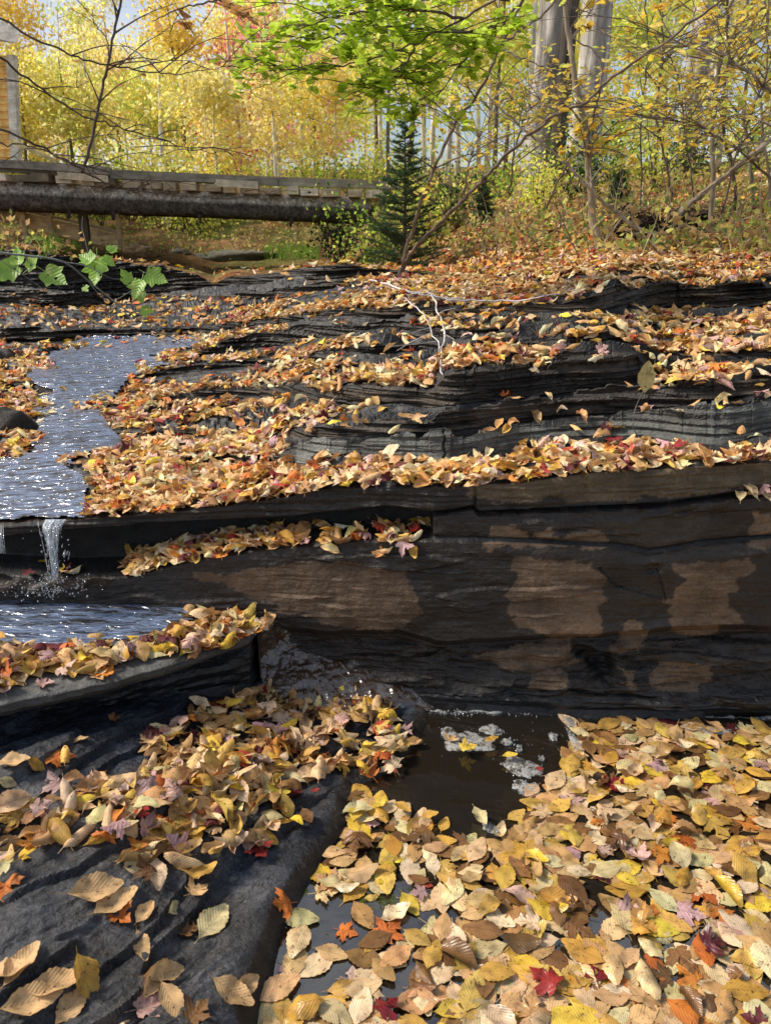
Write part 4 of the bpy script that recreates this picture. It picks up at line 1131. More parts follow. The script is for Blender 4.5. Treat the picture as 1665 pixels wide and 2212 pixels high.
while ju < 815:                       # deck boards laid across the log, their ends towards us
    wpx = rng.uniform(24, 42); Y = bY(ju)
    v1 = np.interp(ju, [-300, 0, 425, 840], [372, 389, 413, 428]) + 1; hpx = rng.uniform(13, 18); v1 += rng.uniform(-1.5, 1.5)
    a, b = at(ju, v1 - hpx, Y - .24), at(ju + wpx, v1, Y - .24)
    c0 = (a + b) / 2
    m_ = MB(); m_.box((c0[0], c0[1] + .78 + rng.uniform(-.03, .03), c0[2]), (b[0] - a[0], 1.6, a[2] - b[2]), rng.uniform(-.02, .02), wood(TANW if rng.random() < .7 else PALEW, .25))
    if ju < 220 and rng.random() < .25: m_.C[0] *= .35
    m_.build('deck_board', M_WOOD, br); ju += wpx + rng.uniform(4, 18)
def rail(u0, u1, vo, hpx, Yo, col, name='side_beam', dep=.09):
    m_ = MB(); n = 6
    for k in range(n):
        ua, ub = u0 + (u1 - u0) * k / n, u0 + (u1 - u0) * (k + 1) / n
        a, b = at(ua, topv(ua) + vo, bY(ua) + Yo), at(ub, topv(ub) + vo, bY(ub) + Yo)
        h_ = hpx / F * 8.0
        V = [a, b, b - (0, 0, h_), a - (0, 0, h_)]; V = np.array(V + [p + np.array([0, dep, 0]) for p in V])
        m_.add(V, [(0, 3, 2, 1), (4, 5, 6, 7), (0, 1, 5, 4), (3, 7, 6, 2), (0, 4, 7, 3), (1, 2, 6, 5)], col=wood(col, .06))
    m_.build(name, M_WOOD, br)
rail(-260, 236, -8, 15, -.26, (.27, .24, .19)); rail(237, 600, 0, 15, -.24, (.24, .22, .17)); rail(601, 868, 1, 14, -.22, (.32, .29, .21))
rail(-260, 460, 9, 9, -.20, (.22, .19, .13), 'lower_beam')
rail(124, 232, 11, 13, -.31, (.62, .52, .36), 'patch_board', .03); rail(466, 557, 9, 14, -.31, (.62, .53, .38), 'patch_board', .03)
rail(-260, 860, -2, 8, 1.25, (.25, .21, .15), 'side_beam')
for (u, v0, v1, w_) in ((186, 458, 565, 17),):
    a, b = at(u, v0 - 6, 8.75), at(u, v1 + 6, 8.75)
    m_ = MB(); m_.box((a + b) / 2, (w_ / F * 8.2, .1, a[2] - b[2] + .3), .1, (.10, .085, .06)); m_.build('post', M_WOOD, br)
for k, u in enumerate((362, 378, 395)):   # dead plants caught under the deck
    pass
# steps and landing beside the cabin, seen under the log
st = empty('wooden_ramp', at(130, 540, 9.6), 'pale new-wood ramp with sloping side boards, seen under the log bridge at left', 'ramp')
def brd(u0, v0, u1, v1, hpx, Y, col, name, par, dep=.05):
    a, b = at(u0, v0, Y), at(u1, v1, Y); h_ = hpx / F * Y * .94
    V = [a, b, b - (0, 0, h_), a - (0, 0, h_)]; V = np.array(V + [p + np.array([0, dep, 0]) for p in V])
    m_ = MB(); m_.add(V, [(0, 3, 2, 1), (4, 5, 6, 7), (0, 1, 5, 4), (3, 7, 6, 2), (0, 4, 7, 3), (1, 2, 6, 5)], col=wood(col, .08))
    return m_.build(name, M_WOOD, par)
brd(-120, 448, 30, 452, 14, 9.5, TANW, 'side_board', st)
brd(40, 455, 265, 508, 32, 9.6, (.80, .64, .38), 'side_board', st)
brd(55, 452, 266, 500, 5, 9.55, (.62, .52, .34), 'hand_rail', st)
brd(70, 490, 262, 535, 9, 9.7, (.40, .30, .17), 'lower_board', st)
for u, v0, v1 in ((47, 452, 512), (104, 456, 500), (252, 460, 530)): brd(u - 4, v0, u + 5, v0, v1 - v0, 9.52, (.80, .66, .42), 'post', st)
# ---------------------------------------------------------------- cabin corner
cb = empty('cabin', at(-60, 350, 9.8), 'corner of a timber cabin with orange board siding and pale trim at the left edge', 'cabin')
cw = MB()
for k in range(14):
    v0 = 120 + k * 16.5
    a, b = at(-420, v0, 10.4), at(17 + .6 * k, v0, 10.0); h_ = 18.5 / F * 9.6
    V = np.array([a, b, b - (0, .03, h_), a - (0, .03, h_)]); V = np.concatenate([V, V + (0, .06, 0)])
    cw.add(V, [(0, 3, 2, 1), (4, 5, 6, 7), (0, 1, 5, 4), (3, 7, 6, 2), (0, 4, 7, 3), (1, 2, 6, 5)], col=wood((.85, .52, .16), .08))
a, b = at(18, 120, 10.06), at(26, 350, 10.06); cw.add([a, b, b + (-3.5, 3.5, 0), a + (-3.5, 3.5, 0)], [(0, 1, 2, 3)], col=(.35, .2, .08))
cw.build('wall', M_WOOD, cb)
cw = MB(); a, b = at(14, 118, 9.94), at(24, 350, 9.94); cw.add([a, a + (.09, 0, 0), b + (.09, 0, 0), b, a + (0, .1, 0), a + (.09, .1, 0), b + (.09, .1, 0), b + (0, .1, 0)], [(0, 3, 2, 1), (1, 2, 6, 5), (0, 4, 7, 3)], col=(.7, .66, .55)); cw.build('corner_trim', M_WOOD, cb)
cw = MB()
ra, rb, rc = at(-420, 10, 10.0), at(44, 62, 9.5), at(38, 92, 9.5)
V = np.array([ra + (0, 0, .55), at(0, 42, 9.5), at(44, 66, 9.45), at(36, 94, 9.45), at(0, 84, 9.5), ra + (0, 0, .1)]); V = np.concatenate([V, V + (-3.2, 3.6, .9)])
cw.add(V, [(0, 1, 7, 6), (1, 2, 8, 7), (2, 3, 9, 8), (3, 4, 10, 9), (4, 5, 11, 10)], [(0, 5, 4), (0, 4, 1), (1, 4, 3), (1, 3, 2)], col=(.62, .58, .50)); cw.build('eave', M_WOOD, cb)
brd(22, 298, 120, 343, 9, 9.4, (.5, .42, .2), 'hand_rail', cb)

# ---------------------------------------------------------------- trees
YEL = [(.97, .84, .16), (.97, .88, .32), (.95, .76, .12), (.90, .88, .22)]
ORA = [(.96, .72, .18), (.94, .60, .18), (.96, .78, .34)]
LIM = [(.66, .80, .10), (.55, .74, .10), (.80, .86, .16)]
PNK = [(.85, .26, .26), (.90, .36, .36), (.80, .20, .22)]
GRN = [(.13, .26, .03), (.19, .34, .04), (.24, .40, .05)]
DGR = [(.035, .085, .025), (.05, .11, .03), (.03, .065, .025)]
def leafcards(C, size, cols, probs=None, flatness=0.0, elong=1.6):
    C = np.asarray(C, float); n = len(C)
    a = rng.normal(size=(n, 3)); a /= np.linalg.norm(a, axis=1)[:, None]
    b = rng.normal(size=(n, 3)); b[:, 2] *= 1 - flatness; a[:, 2] *= 1 - flatness
    a /= np.linalg.norm(a, axis=1)[:, None]
    b -= a * (a * b).sum(1)[:, None]; b /= np.linalg.norm(b, axis=1)[:, None] + 1e-9
    nn = np.cross(a, b)
    s = size * rng.uniform(.7, 1.25, n)[:, None]
    V = np.stack([C - a * s * .5, C - a * s * .05 + b * s * .5 / elong + nn * s * .08, C + a * s * .5, C - a * s * .05 - b * s * .5 / elong + nn * s * .08], 1)
    q = (np.arange(n) * 4)[:, None] + np.array([0, 1, 2, 3])
    cols = np.array(cols); k = rng.choice(len(cols), n, p=None if probs is None else np.array(probs) / sum(probs))
    cc = cols[k] * rng.uniform(.75, 1.15, (n, 1))
    return V.reshape(-1, 3), q, np.repeat(cc, 4, axis=0)
def forest_tree(u, Y, ht, trad, nleaf, size, cols, label, spread=.9, low=.12, lean=0, barkc=(.55, .50, .42), group='trees beyond the stream', cat='tree', name='birch_tree', dens_cap=None):
    X = float(X_of(u, 420, Y)); z0 = ground(X, Y) - .05
    root = empty(name, (X, Y, z0), label, cat, group)
    top = np.array([X + lean * ht, Y + rng.uniform(-.3, .3), z0 + ht])
    n = 9; t = np.linspace(0, 1, n)
    P = np.array([X, Y, z0]) + (top - np.array([X, Y, z0])) * t[:, None]
    P[1:, :2] += np.cumsum(rng.normal(0, .012 * ht, (n - 1, 2)), axis=0) * .4
    m_ = MB(); m_.tube(P, trad * (1 - .75 * t), 7, barkc, wob=.06)
    ends = []
    for k in range(int(7 + ht)):
        f = rng.uniform(max(low, .12), .95); i0 = f * (n - 1); i = int(i0)
        base = P[i] + (P[min(i + 1, n - 1)] - P[i]) * (i0 - i)
        a = rng.uniform(0, 6.28); l = spread * (1.15 - f * .8) * rng.uniform(.5, 1.1)
        e = base + np.array([math.cos(a) * l, math.sin(a) * l, l * rng.uniform(.2, .8)])
        mid = (base + e) / 2 + (0, 0, -.08 * l)
        m_.tube([base, mid, e], [trad * .3 * (1 - .6 * f) + .004, trad * .15 + .003, .003], 4, np.array(barkc) * .7)
        ends.append((base, e))
    m_.build('trunk', M_BARK, root, smooth=True)
    per = rng.multinomial(nleaf, np.ones(len(ends)) / len(ends))
    pts = []
    for (b_, e_), k in zip(ends, per):
        f = rng.uniform(.15, 1.15, k)[:, None]
        pts.append(b_ + (e_ - b_) * f + rng.normal(0, 1, (k, 3)) * np.array([.26, .26, .17]) * spread * .8)
    cols = [cols[i] for i in rng.choice(len(cols), min(3, len(cols)), replace=False)]
    V, q, c_ = leafcards(np.concatenate(pts), size, cols); c_ = np.clip(c_ * rng.uniform(.9, 1.15) * np.array([1, rng.uniform(.9, 1.04), rng.uniform(.8, 1.6)]), 0, .97)
    mk('crown', V, q, M_FOL, root, col=c_)
    return root
TL = {'y': (YEL, 'yellow'), 'o': (ORA + YEL, 'amber'), 'l': (LIM + YEL[:1], 'lime green'), 'p': (PNK + ORA[:1], 'pink and red'), 'yl': (YEL + LIM, 'yellow and green')}
spots = []
for row, (Y0, Y1, n, u0, u1) in enumerate([(12.8, 15, 15, -140, 1150), (15, 18.5, 22, -260, 1800), (19, 24, 26, -300, 1950), (25, 33, 24, -350, 2050)]):
    for k in range(n):
        u = u0 + (u1 - u0) * (k + rng.uniform(.1, .9)) / n; Y = rng.uniform(Y0, Y1)
        spots.append((u, Y, row))
cnt_lab = {}
for u, Y, row in spots:
    r = rng.random()
    if 500 < u < 680 and row >= 1: kk_ = 'p' if r < .6 else 'o'
    elif u < 450: kk_ = 'o' if r < .38 else 'y' if r < .74 else 'yl'
    elif u < 800: kk_ = 'y' if r < .45 else 'o' if r < .65 else 'yl'
    else: kk_ = 'yl' if r < .5 else 'y' if r < .8 else 'l'
    cols, cn_ = TL[kk_]
    # height so that the open sky at upper left stays visible
    el = 12.0 if 60 < u < 560 else 14 if u < 800 else 24
    ht = (Y * math.tan(math.radians(el * rng.uniform(.6, 1.35))) - .9)
    ht = max(ht, 2.6) * (1 if row else .9)
    sz = .072 + .0028 * (Y - 12)
    nl = int(1100 + 270 * ht)
    where_ = 'left of the bridge' if u < 60 else 'behind the left half of the bridge' if u < 430 else 'behind the right half of the bridge' if u < 760 else 'behind the spruce sapling' if u < 1000 else 'behind the large grey trunk' if u < 1400 else 'at the right edge beyond the bank'
    dist_ = ['nearest', 'near', 'middle', 'farthest'][row]
    lab = f"slender young {cn_} tree, {dist_} row {where_}"
    forest_tree(u, Y, ht, rng.uniform(.03, .055) * (1 + .03 * (Y - 12)), nl, sz, cols, lab, spread=.85 + .03 * (Y - 12), low=(.06 if rng.random() < .4 else .42) if row < 2 else .2, lean=rng.uniform(-.06, .06), barkc=(.80, .74, .64) if rng.random() < .7 else (.22, .18, .13))
# continuous wood behind
pts = np.stack([rng.uniform(-26, 30, 26000), rng.uniform(33, 46, 26000), rng.random(26000)], 1)
pu_ = CU + F * pts[:, 0] / (pts[:, 1] * CP)
elm = np.where((pu_ > 40) & (pu_ < 600), 9.5, np.where(pu_ < 800, 15, 24)) * (1 + .22 * vn(pts[:, 0] * .35, 0, 0, 88) + .1 * vn(pts[:, 0] * 1.3, 0, 0, 89))
pts[:, 2] = 2.4 + (pts[:, 1] * np.tan(np.radians(elm)) - 1.2) * pts[:, 2] ** .9
V, q, c_ = leafcards(pts, .24, YEL + ORA[:2] + LIM)
tag(mk('far_woodland', V, q, M_FOL, col=c_), 'hazy yellow autumn woodland closing the view behind the young trees', 'woodland', kind='stuff')
# low shrubs and saplings clothing the far bank
def shrub(u, Y, w_, h_, n, cols, size, label, group, name='shrub', cat='shrub', v=430):
    X = float(X_of(u, v, Y)); z0 = ground(X, Y) - .03
    root = empty(name, (X, Y, z0), label, cat, group)
    m_ = MB(); pts = []
    for k in range(9):
        a = rng.uniform(0, 6.28); l = rng.uniform(.3, 1)
        e = np.array([X + math.cos(a) * w_ * l * .8, Y + math.sin(a) * w_ * l * .6, z0 + h_ * rng.uniform(.5, 1)])
        m_.tube([(X, Y, z0), ((X + e[0]) / 2 + rng.normal(0, .03), (Y + e[1]) / 2, z0 + (e[2] - z0) * .6), e], [.009, .006, .002], 4, (.16, .12, .08))
        k_ = n // 9; f = rng.uniform(.2, 1.1, k_)[:, None]
        pts.append(np.array([X, Y, z0]) + (e - np.array([X, Y, z0])) * f + rng.normal(0, .16 * w_ + .04, (k_, 3)))
    m_.build('stem', M_BARK, root); P = np.concatenate(pts); P[:, 2] = np.maximum(P[:, 2], z0 + .02)
    V, q, c_ = leafcards(P, size, cols); mk('crown', V, q, M_FOL, root, col=c_)
for k in range(22):
    u = -80 + 980 * (k + rng.uniform(.2, .8)) / 22; Y = rng.uniform(12.2, 14.5)
    cc_ = LIM + YEL[:2] if k % 3 else LIM + GRN
    shrub(u, Y, rng.uniform(.5, .8), rng.uniform(.6, 1.2), 560, cc_, .06, f"low {'lime and yellow' if k % 3 else 'green'} shrub on the sunny bank behind the bridge {'on the left' if u < 280 else 'at mid span' if u < 560 else 'near its right end'}", 'shrubs on the far bank')
for k in range(13):
    u = 700 + 1100 * (k + rng.uniform(.2, .8)) / 13; Y = rng.uniform(7.4, 9.5)
    cc_ = [DGR + GRN[:1], LIM + GRN, YEL + LIM][k % 3]
    shrub(u, Y, rng.uniform(.4, .6), rng.uniform(.5, 1.0), 800, cc_, .045, f"{['dark evergreen', 'green', 'yellowing'][k % 3]} undergrowth shrub on the right bank {'beside the spruce sapling' if u < 950 else 'left of the straight sapling' if u < 1270 else 'right of the straight sapling' if u < 1480 else 'at the right edge'}", 'shrubs on the right bank', v=430)

# large trunks at right
def big_trunk(u, Y, w0, w1, vb, col, label, name='mature_tree'):
    X = float(X_of(u, vb, Y)); z0 = ground(X, Y) - .1
    root = empty(name, (X, Y, z0), label, 'tree', 'mature trunks on the right bank')
    n = 40; t = np.linspace(0, 1, n); z = z0 + t * 8
    r0 = w0 / F * Y * .94 / 2; r1 = w1 / F * Y * .94 / 2
    P = np.stack([X + .05 * np.sin(t * 5), Y + 0 * t, z], 1); rad = r1 + (r0 - r1) * np.exp(-t * 8)
    m_ = MB(); m_.tube(P, rad, 26, col)
    V = m_.V[0]; th = np.arctan2(V[:, 1] - Y, V[:, 0] - X)
    dr = .05 * vn(th * 5, V[:, 2] * 1.5, 0, 44) + .03 * vn(th * 14, V[:, 2] * 3, 0, 45)
    V[:, 0] += np.cos(th) * dr * r0 * 2; V[:, 1] += np.sin(th) * dr * r0 * 2
    m_.C[0] = np.array(col) * (1 + .55 * vn(th * 4, V[:, 2] * 1.1, 0, 46) + .3 * vn(th * 12, V[:, 2] * 5, 0, 47))[:, None]
    m_.build('trunk', M_TRUNK, root, smooth=True)
    m_ = MB()
    for k in range(9):
        f = int(n * rng.uniform(.45, .95)); a = rng.uniform(0, 6.28); l = rng.uniform(1, 2.4)
        e = P[f] + np.array([math.cos(a) * l, math.sin(a) * l, rng.uniform(-.2, .8)])
        m_.tube([P[f], (P[f] + e) / 2 + (0, 0, .15), e], [.05, .03, .01], 5, np.array(col) * .6)
    tag(m_.build('limbs', M_BARK, root, smooth=True), kind='stuff')
M_TRUNK = mat_bark('old_bark', 9, (1, 1, .12), .35, 1.6, .06)
big_trunk(1167, 10.2, 74, 56, 330, (.34, .31, .27), 'broad grey furrowed trunk behind the straight sapling')
big_trunk(1201, 9.9, 34, 28, 330, (.085, .068, .055), 'dark deeply furrowed trunk pressed against the broad grey one')
big_trunk(1258, 11.2, 66, 56, 330, (.40, .37, .32), 'wide pale sunlit trunk just right of the dark furrowed trunk')
big_trunk(1487, 12.5, 50, 42, 250, (.42, .37, .31), 'pale peeling trunk standing far back at upper right')
# ---------------------------------------------------------------- saplings over the stream
def at_path(pts, n=24): return smoothpath([at(u, v, Y) for u, v, Y in pts], n)
SL = beech_t(6, 3, False)
def leaf_batch(pos, nrm, L, cols, mat, root, name='leaves', curl=1.0, tm=SL, tiltsd=.35, wide=1.0):
    n = len(pos)
    if wide != 1.0: tm = (tm[0] * np.array([1, wide]), tm[1], tm[2])
    cols = np.array(cols); cc = cols[rng.integers(len(cols), size=n)] * rng.uniform(.82, 1.12, (n, 1))
    P, C = make_leaves(tm, np.array(pos), np.array(nrm), L, rng.uniform(0, 6.28, n), np.abs(rng.normal(0, tiltsd, n)), rng.uniform(0, 6.28, n), rng.normal(.3, .4, n) * curl, rng.normal(.5, .6, n) * curl, rng.uniform(-1, 1, n), rng.uniform(0, .05, n), rng.uniform(0, 6.28, n), np.where(rng.random(n) < .5, 1., -1.), cc, np.zeros(n), 7)
    v_, f_, c_, u_ = batch_mesh(tm, P, C, n)
    return mk(name, v_, f_, mat, root, col=c_, uv=u_, smooth=True)
def sapling(name, label, cat, paths, twigs, leaf=None, bark=(.20, .16, .12), group=None, twl=(.18, .5), up=.5):
    """paths: list of (points(u,v,Y), r0, r1). twigs: count of side twigs. leaf: (n, (Lmin, Lmax), colours)"""
    P0 = at(*paths[0][0][0]); root = empty(name, P0, label, cat, group)
    m_ = MB(); all_ = []
    for pts, r0, r1 in paths:
        P = at_path(pts, max(12, len(pts) * 6)); P[1:-1] += rng.normal(0, .004, P[1:-1].shape)
        t = np.linspace(0, 1, len(P)); m_.tube(P, r0 + (r1 - r0) * t, 6, bark, wob=.08)
        all_.append((P, r0, r1))
    tips = []
    if leaf or not twigs: m_.build('stem', M_BARK, root, smooth=True); m_ = MB()
    if twigs:
        w = np.array([len(P) for P, _, _ in all_], float); w /= w.sum()
        for k in range(twigs):
            P, r0, r1 = all_[rng.choice(len(all_), p=w)]
            i = int(rng.uniform(.25, .98) * (len(P) - 1)); a = rng.uniform(0, 6.28); l = rng.uniform(*twl)
            d = P[min(i + 1, len(P) - 1)] - P[max(i - 1, 0)]; d /= np.linalg.norm(d) + 1e-9
            dv = d * .5 + np.array([math.cos(a), math.sin(a) * .8, rng.uniform(-.2, up)]); dv /= np.linalg.norm(dv)
            e = P[i] + dv * l; mid = P[i] + dv * l * .5 + rng.normal(0, .03 * l, 3) + (0, 0, .06 * l)
            Q = smoothpath([P[i], mid, e], 6); m_.tube(Q, np.linspace(max(r1, .0025), .001, 6), 4, np.array(bark) * .8)
            tips.append(Q)
            for s_ in range(2):
                j = rng.integers(2, 5); dv2 = dv + rng.normal(0, .6, 3); dv2 /= np.linalg.norm(dv2); e2 = Q[j] + dv2 * l * .45
                m_.tube([Q[j], e2], [.0016, .0008], 3, np.array(bark) * .8); tips.append(np.array([Q[j] + (e2 - Q[j]) * t_ for t_ in np.linspace(0, 1, 5)]))
        m_.build('twigs' if leaf else 'stem', M_BARK, root)
    if leaf:
        n, Lr, cols = leaf
        pos = []
        for k in range(n):
            Q = tips[rng.integers(len(tips))]; f = rng.uniform(.2, 1) * (len(Q) - 1); i = min(int(f), len(Q) - 2)
            pos.append(Q[i] + (Q[i + 1] - Q[i]) * (f - i) + rng.normal(0, .018, 3))
        nr = np.tile([0, 0, 1.0], (n, 1)) + rng.normal(0, .25, (n, 3))
        leaf_batch(pos, nr, rng.uniform(Lr[0], Lr[1], n), cols, M_NEAR, root)
    return root
YN = [(.92, .66, .09), (.86, .58, .08), (.90, .72, .20), (.80, .52, .08), (.72, .68, .14)]
sapling('leaning_sapling', 'thin dark sapling curving up from the ledge, steeper of the two crossing stems', 'sapling',
        [([(860, 602, 4.6), (887, 505, 4.5), (932, 375, 4.3), (982, 270, 4.2), (1042, 185, 4.1), (1082, 98, 4.0), (1134, -10, 3.9), (1160, -80, 3.9)], .0115, .005), ([(1085, 97, 4.0), (1120, 68, 4.0), (1160, 40, 4.0), (1197, 0, 4.0), (1230, -60, 4.0)], .007, .003), ([(1085, 107, 4.0), (1142, 130, 3.9), (1205, 165, 3.8), (1245, 225, 3.8)], .0045, .002), ([(982, 270, 4.2), (930, 230, 4.3), (900, 180, 4.4)], .006, .002)], 12, None, (.17, .13, .10), twl=(.1, .3))
sapling('leaning_sapling', 'thin dark sapling sweeping low to the right, flatter of the two crossing stems', 'sapling',
        [([(857, 612, 4.7), (880, 560, 4.6), (912, 520, 4.5), (997, 435, 4.3), (1082, 345, 4.1), (1182, 260, 4.0), (1257, 225, 3.9), (1297, 188, 3.9), (1372, 130, 3.8), (1457, 75, 3.7), (1552, 0, 3.6), (1600, -50, 3.6)], .0115, .004), ([(1297, 188, 3.9), (1290, 120, 4.0), (1232, 70, 4.1), (1275, 0, 4.2), (1290, -40, 4.2)], .0045, .002), ([(1297, 188, 3.9), (1270, 300, 3.9), (1262, 340, 3.9)], .005, .003)], 14, (60, (.05, .08), YN), (.16, .12, .095), twl=(.1, .35))
sapling('straight_sapling', 'straight slim grey sapling rooted at the edge of the leafy bank', 'sapling',
        [([(1297, 558, 5.0), (1287, 510, 5.0), (1277, 450, 5.0), (1267, 320, 4.95), (1247, 200, 4.9), (1227, 75, 4.9), (1214, -10, 4.9), (1200, -90, 4.9)], .026, .011)], 10, (120, (.05, .08), YN), (.30, .24, .17))
sapling('fallen_branch', 'long bare grey branch leaning down from upper left to the root tangle', 'branch',
        [([(1387, 498, 4.9), (1330, 460, 4.8), (1282, 415, 4.7), (1200, 335, 4.6), (1142, 290, 4.5), (1100, 250, 4.5), (1047, 200, 4.4)], .012, .004)], 6, None, (.34, .29, .23), twl=(.1, .3))
sapling('fallen_branch', 'weathered bare limb propped on the bank and rising to the right edge', 'branch',
        [([(1457, 472, 5.2), (1500, 430, 5.2), (1560, 385, 5.1), (1620, 335, 5.0), (1670, 296, 5.0), (1760, 220, 5.0)], .019, .012)], 6, None, (.34, .28, .22), twl=(.1, .3))
for k, (u0, u1, r, yl) in enumerate([(1532, 1547, .024, 5.6), (1580, 1566, .018, 5.8), (1618, 1612, .022, 6.2), (1440, 1425, .013, 6.0), (1655, 1650, .014, 5.5), (1378, 1392, .010, 6.3)]):
    sapling('slim_sapling', ['slim grey stem', 'thin dark stem', 'pale narrow stem', 'wiry bent stem', 'thin stem', 'wiry stem'][k] + ' with yellow leaves, ' + ['left of the dark thin stem at right', 'between two paler stems at right', 'second from the right edge', 'above the root tangle', 'hard against the right edge', 'behind the root tangle'][k], 'sapling',
            [([(u0, 520, yl), (u0 + 6, 400, yl), (u1 - 8, 250, yl), (u1 + 6, 120, yl), (u1, -20, yl), (u1 - 6, -120, yl)], r * .75, r * .4)], 14, (200, (.036, .06), YN + [(.66, .74, .14)]), (.30, .25, .18) if k % 2 == 0 else (.13, .10, .08), group='slim saplings on the right bank', twl=(.25, .8))
# leafy sprays filling the right
for k, (pts, n) in enumerate([([(1100, 420, 6.0), (1110, 330, 5.8), (1140, 240, 5.6), (1200, 190, 5.4)], 330), ([(1180, 450, 5.8), (1230, 350, 5.5), (1330, 270, 5.2), (1440, 230, 5.0)], 380), ([(1700, 420, 4.8), (1600, 330, 4.7), (1500, 270, 4.6), (1400, 250, 4.6)], 330), ([(1500, 440, 6.2), (1480, 300, 6.0), (1460, 160, 5.8), (1400, 60, 5.6)], 420), ([(1720, 250, 4.2), (1620, 160, 4.2), (1540, 110, 4.3), (1440, 90, 4.4)], 240), ([(1000, 420, 6.2), (1020, 330, 6.0), (1060, 250, 5.9), (1110, 180, 5.8)], 300), ([(1560, 460, 5.6), (1590, 330, 5.5), (1640, 200, 5.4), (1690, 60, 5.3)], 300)]):
    sapling('beech_sapling', ['small yellow-leaved beech left of the grey trunk', 'yellow-leaved beech spreading in front of the pale trunk', 'beech spray of golden leaves reaching in from the right edge', 'tall thin beech with loose yellow leaves in front of the far pale trunk', 'high golden beech spray entering at the upper right', 'thin yellow beech right of the spruce sapling', 'loose yellow beech at the right edge'][k], 'sapling',
            [(pts, .008, .003)], 34, (int(n * .8), (.038, .064), YN + [(.66, .74, .14), (.80, .82, .20)]), (.20, .16, .12), group='yellow beech saplings on the right bank', twl=(.3, .75), up=.25)
# green leafy boughs at top centre
GB = [(.50, .68, .05), (.60, .78, .07), (.66, .84, .12), (.36, .54, .04)]
for k, (paths, n, tw) in enumerate([
    ([([(1150, -60, 3.2), (1000, 40, 3.3), (880, 100, 3.4), (760, 140, 3.4), (650, 150, 3.4), (540, 140, 3.5)], .005, .0015), ([(1000, 40, 3.3), (900, 20, 3.3), (760, 30, 3.3), (640, 60, 3.3)], .006, .002), ([(900, 95, 3.4), (860, 160, 3.4), (820, 190, 3.4), (760, 180, 3.4)], .005, .002)], 760, 60),
    ([([(1160, -40, 3.6), (1080, 60, 3.6), (1000, 130, 3.7), (940, 210, 3.7), (900, 230, 3.7)], .007, .002), ([(1080, 60, 3.6), (980, 70, 3.5), (860, 60, 3.5), (720, 80, 3.5), (640, 110, 3.5)], .006, .002), ([(1100, 0, 3.6), (900, -30, 3.5), (740, -20, 3.5)], .006, .002)], 760, 60)]):
    sapling('green_bough', ['lower bright green leafy bough reaching left across the top centre', 'upper bright green leafy bough hanging in from the top edge'][k], 'bough', paths, tw, (n, (.042, .068), GB), (.14, .11, .08), twl=(.12, .34), up=.1)
# bare arching twigs at left
for k, (pts, r) in enumerate([([(-60, 20, 2.8), (0, 45, 2.8), (100, 95, 2.9), (215, 135, 3.0), (360, 160, 3.2), (440, 152, 3.3), (520, 136, 3.4)], .0065), ([(-60, 80, 3.0), (0, 122, 3.0), (90, 190, 3.1), (200, 257, 3.2), (350, 300, 3.4), (440, 328, 3.5), (520, 330, 3.6)], .0075), ([(-60, 250, 3.2), (0, 280, 3.2), (90, 318, 3.3), (175, 365, 3.4), (240, 400, 3.5), (300, 410, 3.6), (475, 428, 3.8), (620, 412, 4.0)], .008), ([(-60, 310, 3.0), (0, 312, 3.0), (80, 318, 3.1), (140, 345, 3.2), (240, 375, 3.4), (340, 400, 3.5)], .005)]):
    sapling('arching_twig', ['uppermost bare arching twig entering from the left edge', 'bare arching twig sagging across the yellow trees to mid bridge', 'bare arching twig drooping in front of the log bridge', 'short thin twig crossing the cabin corner and bridge deck'][k], 'twig', [(pts, r * .62, .001)], 12, None, (.10, .08, .065), group='bare twigs from the left', twl=(.08, .3))
sapling('leaning_sapling', 'tall bare dark sapling leaning right behind the left part of the bridge deck', 'sapling', [([(178, 372, 8.0), (192, 330, 7.9), (220, 200, 7.8), (236, 130, 7.7), (262, 0, 7.6), (275, -70, 7.6)], .017, .009), ([(236, 125, 7.7), (232, 85, 7.7), (205, 50, 7.7), (200, 20, 7.7)], .006, .003)], 12, (50, (.06, .09), [(.62, .36, .10), (.55, .30, .10)]), (.13, .10, .08), twl=(.2, .7))
sapling('copper_bough', 'bough with a few dry copper leaves hanging at the top left of centre', 'bough', [([(560, -40, 4.0), (470, 0, 4.0), (400, 15, 4.0), (330, 45, 4.0)], .006, .002)], 9, (26, (.06, .085), [(.50, .26, .09), (.60, .34, .12)]), (.12, .09, .07), twl=(.1, .25), up=.0)
# white bare twig fallen over the ledges
WT = [[(800, 618, 4.3), (832, 628, 4.2), (880, 645, 4.0), (925, 650, 3.7), (945, 690, 3.3), (956, 725, 3.0), (950, 800, 2.55), (955, 832, 2.4)], [(840, 632, 4.1), (880, 668, 3.7), (915, 700, 3.3), (935, 745, 2.9), (953, 770, 2.7)], [(925, 650, 3.7), (980, 668, 3.6), (1080, 668, 3.5), (1170, 660, 3.4), (1232, 643, 3.3)], [(880, 645, 4.0), (905, 652, 3.9), (1015, 667, 3.7)]]
def seat(pts):
    out = []
    for u, v, Y in pts:
        p = at(u, v, 1.0); dv = (Vector(p) - cam).normalized(); h = BV.ray_cast(cam, dv)
        out.append(np.array(h[0]) + (0, -.03, .035) if h[0] is not None else at(u, v, Y))
    return out
wr = empty('fallen_twig', seat(WT[0][:1])[0], 'bleached white forked twig lying down over the stepped ledges', 'twig')
m_ = MB()
for k, p in enumerate(WT):
    Q = smoothpath(seat(p), 26); Q += rng.normal(0, .004, Q.shape); m_.tube(Q, np.linspace(.0065 if k == 0 else .0045, .002, 26), 5, (.55, .50, .50))
m_.build('stem', M_BARK, wr, smooth=True)
m_ = MB()
